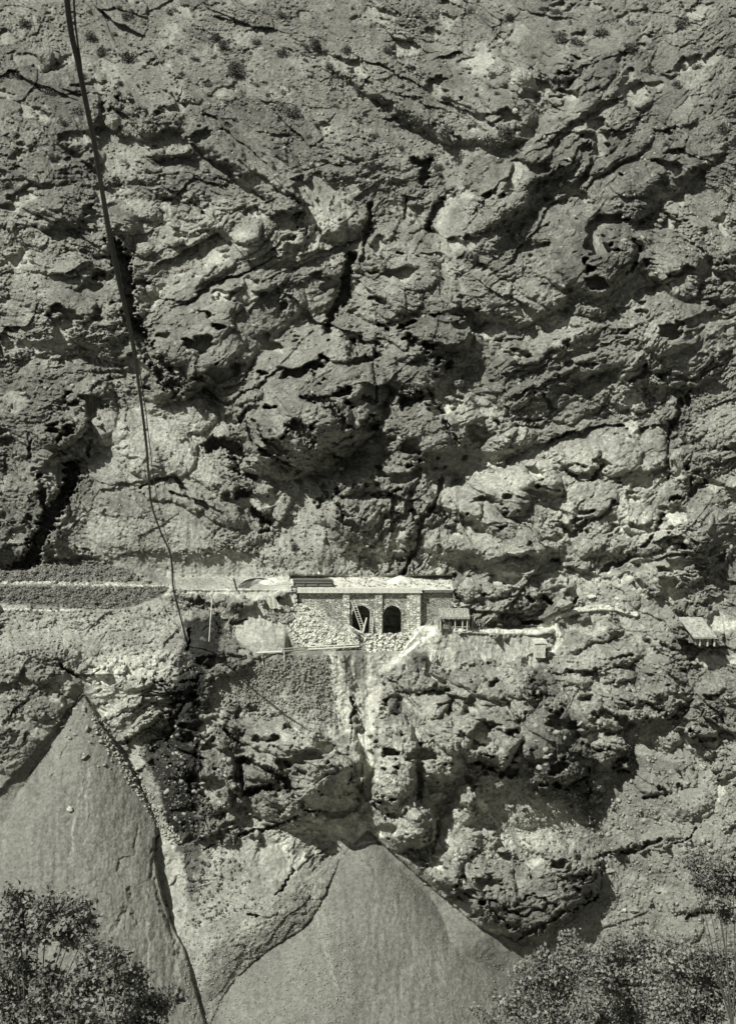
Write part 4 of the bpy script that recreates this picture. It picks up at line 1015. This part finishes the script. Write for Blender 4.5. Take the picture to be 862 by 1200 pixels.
obj('log', tube(pts, .22, .18, 7, .08), M_WOODP, fe)
obj('log', tube([q + Vector((0, .3, .45)) for q in pts[1:]], .16, .13, 7, .08), M_WOODP, fe)
for x_, y_ in ((307, 766), (333, 765), (362, 762), (392, 760)):
    c = surf(x_, y_); c = c - c.normalized() * .6
    obj('post', tube([c + Vector((0, 0, -2.0)), c + Vector((0, 0, .5))], .13, .11, 6), M_WOODP, fe)
pole((302, 769), (337, 765), .14, M_WOODD, 'wooden_pole', 'dark pole under the left end of the log barrier', 'pole')
pole((307, 767), (308, 779), .13, M_WOODP, 'wooden_post', 'pale post below the left end of the log barrier', 'post')
pole((248.5, 702), (245, 752), .09, M_WOODP, 'thin_pole', 'tall thin pale pole standing in the dark gully under the boulder cluster', 'pole')
pole((249, 703), (254, 716), .07, M_WOODP, 'thin_pole', 'short thin stick at the head of the dark gully', 'pole')
pole((273.5, 678), (277, 691), .17, M_IRON, 'road_post', 'short dark post at the edge of the road above the boulder cluster', 'post')
pole((210, 714), (218, 703), .1, M_WOODD, 'branch', 'dark broken branch right of the cable end', 'branch')
pole((203, 708), (216, 712), .1, M_WOODD, 'branch', 'dark branch lying flat beside the cable', 'branch')
rd = thing('steel_rods', 'bundle of bent dark rods on the road left of the pale dust heap', 'rods', deckP(292, 686))
for k in range(9):
    a = deckP(278 + k * 1.6, 689.5); b = deckP(286 + k * 1.5, 682 - k * .3); c = deckP(303 + k * 2.2, 679.5 + k * .8)
    b.z += 1.0 + .1 * k; a.z += .1; c.z += .35 + .05 * k
    P_ = [a * (1 - t) ** 2 + b * 2 * t * (1 - t) + c * t * t for t in [i / 9 for i in range(10)]]
    obj('rod', tube(P_, .07, .07, 5), M_IRON, rd)
bm = bmesh.new()
nn = 9; c = surf(316, 704)
vv = [[bm.verts.new(c + Vector(((i - 4) * .3 + j * .18, -.9 - .12 * math.sin(i * 1.9 + j), 1.0 - j * .32 + .12 * math.sin(i * 1.3 - j * 2)))) for i in range(nn)] for j in range(nn)]
for j in range(nn - 1):
    for i in range(nn - 1): bm.faces.new((vv[j][i], vv[j][i + 1], vv[j + 1][i + 1], vv[j + 1][i]))
r_ = bmesh.ops.solidify(bm, geom=bm.faces[:], thickness=.04)
tag(obj('white_sheet', bm, grey('white_sheet_cloth', .8, .1, 2)), 'crumpled white sheet on the slope beside the dark shrub near the road', 'sheet')

# ------------------------------------------------------------------ hut beside the path
Yh = surf(532, 737.5).y - .4
def hP(px, py, dy=0.0): return W(px, py, Yh + dy)
z0 = hP(531, 736).z
hut = thing('stone_hut', 'low open hut with a flat brushwood roof beside the pale footpath', 'hut', (hP(531, 736).x, Yh, z0))
xl, xr = hP(515.5, 730).x, hP(547, 730).x
bm = bmesh.new()
nx, ny = 26, 10
top = [[bm.verts.new((xl - .25 + (xr - xl + .8) * i / nx, Yh - .5 + 4.4 * j / ny, z0 + 2.55 + 1.0 * min(1, j / 6) * (1 - .25 * abs(i / nx - .35)) + rnd.uniform(-.13, .13))) for i in range(nx + 1)] for j in range(ny + 1)]
bot = [[bm.verts.new(v.co - Vector((0, 0, .34 + rnd.uniform(0, .12)))) for v in row] for row in top]
for j in range(ny):
    for i in range(nx):
        bm.faces.new((top[j][i], top[j][i + 1], top[j + 1][i + 1], top[j + 1][i])); bm.faces.new((bot[j + 1][i], bot[j + 1][i + 1], bot[j][i + 1], bot[j][i]))
for i in range(nx): bm.faces.new((bot[0][i], bot[0][i + 1], top[0][i + 1], top[0][i])); bm.faces.new((top[ny][i], top[ny][i + 1], bot[ny][i + 1], bot[ny][i]))
for j in range(ny): bm.faces.new((top[j][0], top[j + 1][0], bot[j + 1][0], bot[j][0])); bm.faces.new((bot[j][nx], bot[j + 1][nx], top[j + 1][nx], top[j][nx]))
obj('roof', bm, M_BRUSH, hut)
for px in (516, 526, 533, 541.5, 547):
    a = hP(px, 736); obj('post', tube([(a.x, Yh + .05, z0 - .6), (a.x + rnd.uniform(-.08, .08), Yh, z0 + 2.4)], .15, .12, 7, .1), M_WOODP if px != 526 else M_WOODD, hut)
bm = bmesh.new()
for k in range(7):
    x = xl
    while x < xr:
        L_ = rnd.uniform(.4, .8); add_box(bm, (x + L_ / 2, Yh + 3.4 + rnd.uniform(-.06, .06), z0 - .2 + k * .36), (L_, .6, .33), rnd.uniform(-.05, .05), .04); x += L_
obj('back_wall', bm, M_DSTONE, hut)
bm = bmesh.new()
for k in range(6):
    for i in range(6): add_box(bm, (xl - .1 + rnd.uniform(-.05, .05), Yh + .5 + i * .55, z0 - .2 + k * .36), (.5, .52, .34), 0, .05)
obj('side_wall', bm, M_STONE, hut)
bm = bmesh.new()
for k in range(4):
    for i in range(4 - k // 2): add_box(bm, (xl + .7 + i * .62 + k * .1, Yh + .7 + rnd.uniform(-.1, .1), z0 - .1 + k * .36), (.56, .5, .34), rnd.uniform(-.2, .2), .06)
obj('front_stones', bm, M_STONE, hut)
# brushwood stack and poles to the right of the hut
bs = thing('brushwood_stack', 'stack of leaning branches against the right side of the hut', 'brushwood', surf(558, 737))
for k in range(30):
    x_ = 549 + k * .62
    a = surf(x_ + 1, 737); a = a - a.normalized() * rnd.uniform(.2, .6); b = a + Vector((rnd.uniform(-.9, 1.2), rnd.uniform(.3, 1.2), rnd.uniform(1.6, 3.0) * (1 - k * .012)))
    obj('branch', tube([a, (a + b) / 2 + Vector((rnd.uniform(-.1, .1), 0, 0)), b], .08, .04, 5), M_WOODD if k % 3 else M_WOODP, bs)
pole((563, 735.5), (575.5, 724), .14, M_WOODP, 'wooden_pole', 'straight pale pole leaning right of the brushwood stack', 'pole', off=.9)
# stone block hut below the path
c = surf(628, 767); c = W(631.5, 767, min(c.y, surf(636, 768).y) - 1.9)
bk = thing('stone_kiln', 'small square pale stone block house just below the footpath', 'kiln', c)
bm = bmesh.new()
for k in range(8):
    for sx_, sy_, lx, ly in ((0, -1, 2.3, .5), (0, 1, 2.3, .5), (-1, 0, .5, 1.5), (1, 0, .5, 1.5)):
        n_ = 4 if lx > 1 else 3
        for i in range(n_):
            ox_ = (i + .5 - n_ / 2) * (lx / n_) if lx > 1 else sx_ * .9
            oy_ = sy_ * .95 if lx > 1 else (i + .5 - n_ / 2) * (ly / n_)
            add_box(bm, c + Vector((ox_, oy_, -.2 + k * .38)), ((lx / n_ if lx > 1 else .5) - .03, (.5 if lx > 1 else ly / n_) - .03, .35), 0, .04)
obj('wall', bm, M_GRAVELP, bk)
bm = bmesh.new(); add_box(bm, c + Vector((0, 0, 2.95)), (2.7, 2.7, .3), .05, .06); add_box(bm, c + Vector((.1, .2, 3.2)), (1.9, 1.9, .22), .2, .06); obj('roof_slab', bm, M_GRAVELP, bk)
bm = bmesh.new(); add_box(bm, c + Vector((1.5, -.3, .5)), (.5, 1.0, 1.5), .1, .08); obj('dark_side_block', bm, M_IRON, bk)  # solid dark block set against the right side of the walls
# shelter at the right edge
c = surf(835, 754); Yr = c.y - 2.2
def rP(px, py, dy=0.0): return W(px, py, Yr + dy)
rs = thing('rock_shelter', 'low shelter with a pale sloping roof and dark opening at the right edge', 'shelter', rP(835, 754))
xl, xr = rP(811, 750).x, rP(838, 750).x; z1 = rP(835, 753).z
bm = bmesh.new()
top = [[bm.verts.new((xl + (xr - xl) * i / 20 - .25 * j, Yr - .9 + 5.5 * j / 8, z1 + 1.5 + .35 * j + rnd.uniform(-.06, .06) + (.9 - .5 * i if i < 2 else 0) * 0)) for i in range(21)] for j in range(9)]
bot = [[bm.verts.new(v.co - Vector((0, 0, .4))) for v in row] for row in top]
for j in range(8):
    for i in range(20):
        bm.faces.new((top[j][i], top[j][i + 1], top[j + 1][i + 1], top[j + 1][i])); bm.faces.new((bot[j + 1][i], bot[j + 1][i + 1], bot[j][i + 1], bot[j][i]))
for i in range(20): bm.faces.new((bot[0][i], bot[0][i + 1], top[0][i + 1], top[0][i]))
for j in range(8): bm.faces.new((top[j][0], top[j + 1][0], bot[j + 1][0], bot[j][0])); bm.faces.new((bot[j][20], bot[j + 1][20], top[j + 1][20], top[j][20]))
obj('roof', bm, grey('dusty_roof', .30, .45, 1.2, .8, bscale=3), rs)
for k in range(16):
    v_ = top[1] if 0 else None
    o_ = rock_bm(rnd.uniform(.15, .3), 700 + k, 12, 0); o_.transform(Matrix.Translation((xl + rnd.uniform(.5, xr - xl - .5), Yr - .5 + (0.3 + (k % 4) * 1.2), z1 + 1.62 + .35 * (.4 + (0.3 + (k % 4) * 1.2) * 8 / 5.5)))); obj('roof_stone', o_, M_STONE, rs)
for px in (819, 828, 836):
    a = rP(px, 753); bm = bmesh.new(); add_box(bm, (a.x, Yr - .2, z1 + .3), (.3, .3, 2.0), 0, .02); obj('post', bm, M_WOODP, rs)
bm = bmesh.new()
for k in range(6):
    for i in range(6): add_box(bm, (xl + .9 + i * .55, Yr + .5, z1 - .4 + k * .33), (.52, .7, .31), 0, .05)
obj('side_wall', bm, M_STONE, rs)
bm = bmesh.new(); add_box(bm, ((xl + xr) / 2, Yr + 3.2, z1 + .8), (xr - xl, .4, 3.4)); obj('back_wall', bm, M_DSTONE, rs)

# ------------------------------------------------------------------ cables
def cable(name, pts, tab, r, mat, label, end_on_rock=True):
    xs = np.array(pts, float); n = len(xs)
    t = np.linspace(0, n - 1, n * 9)
    def cr(c):   # catmull-rom through the points
        o_ = []
        for q in t:
            i = min(int(q), n - 2); f = q - i
            p0, p1, p2, p3 = c[max(i - 1, 0)], c[i], c[i + 1], c[min(i + 2, n - 1)]
            o_.append(.5 * (2 * p1 + (p2 - p0) * f + (2 * p0 - 5 * p1 + 4 * p2 - p3) * f * f + (3 * p1 - p0 - 3 * p2 + p3) * f ** 3))
        return np.array(o_)
    X, Y = cr(xs[:, 0]), cr(xs[:, 1])
    D = np.interp(Y, [a for a, b in tab], [b for a, b in tab])
    P_ = [W(a, b, float(d)) for a, b, d in zip(X, Y, D)]
    o = obj(name, tube(P_, r, r, 8), mat); o.data.shade_smooth() if hasattr(o.data, 'shade_smooth') else None
    tag(o, label, 'cable'); return o
ye = surf(220, 757).y - .3
TB = [(-300, 52), (0, 70), (115, 76), (200, 84), (375, 112), (520, 152), (590, 185), (650, 222), (700, 245), (757, ye)]
cable('hanging_cable', [(55, -260), (70, -100), (81, 20), (92, 75), (102, 125), (112, 175), (120, 225), (128, 275), (139, 330), (150, 375), (159, 425), (166, 475), (172, 525), (174.5, 560), (178, 592), (188, 622), (200, 651), (203.5, 690), (212, 725), (220, 757)], TB, .155, M_IRON, 'thick dark cable hanging from above the camera down to the dark gully')
cable('thin_cable', [(70, -260), (82, -100), (88, 20), (95, 75), (101, 125), (113, 175), (122, 225), (131, 275), (142, 330), (152, 375), (162, 425), (170, 475), (176, 525), (180, 560), (187, 595), (194, 625), (201, 652), (207, 700), (213, 722), (221, 757)], TB, .055, M_IRON, 'thin dark cable hanging just right of the thick cable')

# ------------------------------------------------------------------ shrubs on the mountain
def leaf_mesh(name, centers, size, q, mat, fold=True):
    n = len(centers)
    C_ = np.array(centers)
    a = np.array([[q.gauss(0, 1), q.gauss(0, 1), q.gauss(0, 1)] for _ in range(n)]); a /= np.linalg.norm(a, axis=1)[:, None]
    b = np.array([[q.gauss(0, 1), q.gauss(0, 1), q.gauss(0, 1)] for _ in range(n)]); b = np.cross(a, b); b /= np.linalg.norm(b, axis=1)[:, None]
    c = np.cross(a, b)
    s_ = np.array([size * q.uniform(.65, 1.35) for _ in range(n)])[:, None]
    v0 = C_ - a * s_; v2 = C_ + a * s_; v1 = C_ + b * s_ * .62 + c * s_ * .18; v3 = C_ - b * s_ * .62 + c * s_ * .18
    V = np.stack([v0, v1, v2, v3], 1).reshape(-1, 3)
    i = np.arange(n) * 4
    F = np.stack([i, i + 1, i + 2, i, i + 2, i + 3], 1).reshape(-1, 3)
    m_ = bpy.data.meshes.new(name); m_.vertices.add(len(V)); m_.vertices.foreach_set('co', V.astype(f32).ravel())
    m_.loops.add(F.size); m_.loops.foreach_set('vertex_index', F.astype(np.int32).ravel())
    m_.polygons.add(len(F)); m_.polygons.foreach_set('loop_start', np.arange(0, F.size, 3, dtype=np.int32)); m_.update(calc_edges=True)
    m_.materials.append(mat); return m_
PROT = []
for k in range(4):
    q = random.Random(50 + k); cs = []
    lob = [(q.uniform(-.6, .6), q.uniform(-.5, .5), q.uniform(.2, .75), q.uniform(.3, .5)) for _ in range(7)]
    for _ in range(520):
        l = q.choice(lob); d = Vector((q.gauss(0, 1), q.gauss(0, 1), q.gauss(0, 1))).normalized() * l[3] * q.uniform(.4, 1.05)
        cs.append((l[0] + d.x, l[1] + d.y, max(0, l[2] + d.z)))
    lm = leaf_mesh('foliage', cs, .085, q, M_LEAFD)
    bm = bmesh.new()
    for l in lob: add_tube(bm, [(0, 0, -.2), (l[0] * .5, l[1] * .5, l[2] * .6), (l[0], l[1], l[2])], .04, .015, 5)
    sm_ = bpy.data.meshes.new('stem'); bm.to_mesh(sm_); bm.free(); sm_.materials.append(M_TWIG)
    PROT.append((lm, sm_))
def shrub(px, py, r, label, group=None, k=None):
    P = surf(px, py); s_ = r * P.length / FPX * 1.15
    lm, sm_ = PROT[rnd.randrange(4) if k is None else k]
    t = thing('shrub', label, 'shrub', P - P.normalized() * s_ * .15, group)
    t.scale = (s_, s_, s_); t.rotation_euler = (.35, 0, rnd.uniform(0, 6.28)); t.location.z -= s_ * .4
    for nm, d in (('foliage', lm), ('stem', sm_)):
        o = bpy.data.objects.new(nm, d); COL.objects.link(o); o.parent = t
for px, py, r, lab in [
 (341, 133, 14, 'large dark shrub alone on the light scree of the upper slope'), (337, 106, 9, 'dark shrub above the largest shrub of the upper slope'), (155, 70, 11, 'dark shrub on the pale hollow right of the cable top'),
 (60, 108, 15, 'broad dark shrub below the big boulder in the upper left corner'), (582, 160, 17, 'large fuzzy shrub below the tilted square blocks near the top'), (673, 509, 7, 'dark round shrub on the ledge of the central right crag'),
 (543, 536, 6.5, 'dark shrub at the right end of the flat ledge in the middle'), (347, 564, 5.5, 'small dark shrub in the earth gully under the big dome'), (344, 642, 7, 'dark shrub above the left end of the gallery'),
 (755, 749, 4.5, 'small dark shrub near the shelter at the right edge'), (741, 851, 6, 'faint dark shrub on the smooth slope below the right hand blocks'), (724, 947, 3, 'tiny round shrub on the bare slope above the right hand ledge'),
 (796, 953, 5, 'dark upright shrub under the boulders at the right edge'), (498, 772, 6, 'dark shrub on the spoil slope below the gallery'), (461, 833, 7, 'dark shrub beside the pale chute below the gallery'),
 (327, 701, 7, 'dark shrub beside the white sheet near the road'), (305, 989, 6, 'dark shrub under the overhanging slab left of the central cone'), (512, 197, 9, 'dark shrub at the mouth of the small black cave'),
 (520, 156, 11, 'dark shrub in the middle of the rocky upper slope'), (145, 191, 6, 'small dark shrub beside the cable on the upper left'), (278, 82, 11, 'dark shrub in the upper slope left of centre'),
 (90, 855, 0, '')][:-1]:
    shrub(px, py, r, lab)
q = random.Random(5)
GL = 'small dark shrub dotted among the rocks of the mountainside'
spots = [(105, 45, 10), (118, 60, 9), (250, 45, 9), (268, 56, 11), (300, 50, 8), (330, 62, 9), (365, 52, 10), (385, 80, 8), (405, 60, 9), (420, 105, 9), (395, 125, 5), (360, 160, 4), (371, 146, 3.5), (265, 120, 6), (245, 100, 6), (230, 70, 7), (210, 60, 6), (300, 100, 4), (312, 97, 4), (455, 60, 8), (480, 148, 6), (495, 165, 6), (470, 175, 6), (440, 160, 6), (455, 200, 5), (515, 206, 5), (524, 192, 4.5), (650, 45, 12), (675, 52, 10), (700, 40, 12), (735, 55, 9), (760, 85, 8), (745, 30, 12), (800, 30, 12), (815, 80, 9), (790, 100, 8), (640, 235, 7), (75, 145, 10), (95, 135, 10), (45, 130, 9), (60, 185, 6), (85, 210, 5), (512, 549, 3), (522, 547, 3.5), (541, 561, 2.6), (513, 537, 4), (553, 470, 4), (510, 470, 4), (760, 846, 3), (758, 967, 2.6), (800, 893, 3), (640, 830, 5), (655, 850, 5), (645, 880, 5), (665, 880, 5), (640, 900, 6), (625, 875, 5), (180, 135, 4), (152, 111, 3.5), (140, 98, 5), (100, 90, 5), (665, 925, 5), (670, 945, 4), (700, 925, 3), (260, 560, 3), (730, 120, 5), (780, 170, 6), (810, 200, 6), (720, 250, 4), (20, 90, 8), (15, 160, 8), (10, 220, 7), (845, 150, 9), (850, 60, 10), (600, 20, 8), (550, 15, 8), (490, 20, 8), (200, 15, 10), (150, 20, 9), (330, 18, 9), (30, 30, 9), (650, 15, 9)]
for px, py, r in spots: shrub(px, py, r * .9, GL, 'small shrubs on the mountainside')
for k in range(150):
    while True:
        px, py = q.uniform(100, 862), q.uniform(0, 230)
        if py < 60 + 170 * math.exp(-((px - 300) / 260) ** 2) + (40 if px > 620 else 0): break
    shrub(px, py, q.uniform(1.8, 4.2), GL, 'small shrubs on the mountainside')
shrub(95, 1100, .1, GL, 'small shrubs on the mountainside') if False else None

# ------------------------------------------------------------------ the slope on this side of the gorge and its trees
xs = np.linspace(-260, 260, 261); ys = np.concatenate([np.linspace(-60, 120, 181), np.linspace(121, 214, 60)])
GX, GY = np.meshgrid(xs, ys)
def near_z(x, y): return np.where(y > 0, -1.7 - .70 * y, -1.7 - .2 * y) + 1.0 * fbm(x / 16, y / 16, 3, 4) * np.clip(y / 20, 0, 1) - 1.0 * np.clip(y / 20, 0, 1)
GZ = near_z(GX.astype(f32), GY.astype(f32))
nm_ = grid_mesh('near_slope', np.stack([GX[::-1], GY[::-1], GZ[::-1]], -1).reshape(-1, 3), len(ys), len(xs))
nm_.materials.append(grey('near_slope_earth', .25, .4, .8, .8))
ns = bpy.data.objects.new('near_slope', nm_); COL.objects.link(ns); ns['kind'] = 'structure'

def tree_leaf(name, v, var):
    m = grey(name, v, var, .9, 0, rough=.55); m.node_tree.nodes['Principled BSDF'].inputs['Specular IOR Level'].default_value = .3
    return m
M_TL = tree_leaf('glossy_oak_leaf', .14, .55); M_TL2 = tree_leaf('pale_thicket_leaf', .165, .5)
def tree(name, label, cat, blobs, Y, root_px, leaf, dens, mat, seed, spread=1.0):
    q = random.Random(seed)
    k = Y / FPX * 1.08
    rp = W(root_px, 1200, Y); g = float(near_z(np.array([rp.x], f32), np.array([Y], f32))[0])
    base = Vector((rp.x, Y, g - .15))
    t = thing(name, label, cat, base)
    cs = []; bm = bmesh.new()
    fork = base + Vector((0, 0, (W(root_px, blobs[0][1], Y).z - g) * .45))
    for bx_, by_, br in blobs:
        yo = q.uniform(-1, 1) * br * k * .6
        c = W(bx_, by_, Y + yo); R_ = br * k
        n_tw = max(10, int(dens * 1.35 * (br / 10) ** 2))
        mid = (fork + c) / 2 + Vector((q.uniform(-.3, .3), q.uniform(-.3, .3), -.2)) * R_
        add_tube(bm, [fork, mid, c], .03 + R_ * .012, .012, 6)
        for _ in range(n_tw):
            d = Vector((q.gauss(0, 1), q.gauss(0, 1), q.gauss(0, .85))).normalized() * R_ * q.uniform(.2, 1.18)
            e = c + d; s0 = c + d * .35
            if q.random() < .35: add_tube(bm, [s0, (s0 + e) / 2 + Vector((0, 0, q.uniform(-.1, .1))), e], .014, .006, 4)
            for _ in range(q.randint(9, 20)):
                f = q.random() ** .6
                p_ = s0.lerp(e, .4 + .6 * f) + Vector((q.gauss(0, 1), q.gauss(0, 1), q.gauss(0, 1))) * leaf * 1.6
                cs.append(p_[:])
    obj('branches', bm, M_TWIG, t)
    obj('trunk', tube([base, base.lerp(fork, .5) + Vector((.12, 0, 0)), fork], .22, .12, 9, .08), M_TWIG, t)
    o = obj('crown', leaf_mesh('crown', cs, leaf, q, mat), mat, t)
    return len(cs)
n = 0
n += tree('oak_tree', 'dark leafy oak crown nearest the lower left corner', 'tree', [(55, 1068, 22), (88, 1066, 18), (104, 1086, 15), (22, 1062, 20), (12, 1092, 24), (45, 1098, 18), (82, 1100, 14), (20, 1135, 26), (58, 1150, 20), (5, 1170, 30), (45, 1185, 26), (90, 1190, 26), (20, 1230, 50), (80, 1250, 50)], 38, 30, .088, 7.0, M_TL, 1)
n += tree('oak_tree', 'darker oak crown right of the corner tree at lower left', 'tree', [(108, 1112, 16), (134, 1124, 18), (98, 1138, 20), (155, 1146, 16), (128, 1158, 20), (170, 1166, 16), (96, 1172, 20), (150, 1182, 20), (190, 1180, 14), (206, 1168, 9), (160, 1215, 36), (110, 1230, 40)], 42, 135, .094, 7.5, M_TL, 2)
n += tree('thicket_tree', 'grey leafed tree with a thin forked trunk left of the right hand thicket', 'tree', [(640, 1130, 24), (668, 1108, 16), (622, 1150, 24), (655, 1150, 26), (690, 1140, 24), (600, 1180, 20), (640, 1190, 30), (680, 1200, 30)], 62, 660, .105, 9.5, M_TL2, 3)
n += tree('thicket_tree', 'grey leafed bushy tree in the middle of the right hand thicket', 'tree', [(720, 1108, 16), (700, 1126, 18), (735, 1128, 22), (755, 1108, 16), (720, 1150, 30), (760, 1145, 28), (740, 1185, 34), (700, 1195, 26)], 66, 735, .108, 9.5, M_TL2, 4)
n += tree('thicket_tree', 'pale leafed bushy tree at the right end of the thicket', 'tree', [(785, 1116, 18), (815, 1124, 22), (845, 1128, 24), (800, 1150, 30), (840, 1165, 32), (780, 1180, 28), (825, 1200, 30)], 60, 815, .105, 9.5, M_TL2, 5)
n += tree('thicket_tree', 'darker tree rising above the thicket at the right edge', 'tree', [(818, 1006, 13), (836, 1016, 16), (817, 1034, 12), (838, 1048, 16), (858, 1036, 22), (806, 1010, 8), (850, 1070, 14)], 56, 858, .095, 10.0, M_TL, 6)
n += tree('low_bush', 'small sprig of leaves at the bottom between the cone and the thicket', 'bush', [(578, 1166, 9), (590, 1172, 10), (560, 1185, 12), (575, 1200, 16)], 64, 578, .09, 5, M_TL2, 7)
print('leaves', n)
# ------------------------------------------------------------------ light
sun_dir = Vector((-0.47, -0.45, 0.76)).normalized()      # towards the sun
sd = bpy.data.lights.new('sun', 'SUN'); sd.energy = 5.0; sd.angle = math.radians(.5); sd.color = (1, .985, .95)
so_ = bpy.data.objects.new('sun', sd); COL.objects.link(so_)
so_.rotation_euler = sun_dir.to_track_quat('Z', 'Y').to_euler()
w = bpy.data.worlds.new('World'); sc.world = w; w.use_nodes = True
nt = w.node_tree
sky = nt.nodes.new('ShaderNodeTexSky'); sky.sky_type = 'NISHITA'; sky.sun_disc = False
sky.sun_elevation = math.asin(sun_dir.z); sky.sun_rotation = math.atan2(sun_dir.x, sun_dir.y)
bwn = nt.nodes.new('ShaderNodeRGBToBW'); nt.links.new(sky.outputs[0], bwn.inputs[0])
nt.links.new(bwn.outputs[0], nt.nodes['Background'].inputs[0])
nt.nodes['Background'].inputs[1].default_value = 0.062
sc.view_settings.view_transform = 'Standard'; sc.view_settings.look = 'None'; sc.view_settings.gamma = 1
sc.view_settings.exposure = 0.3
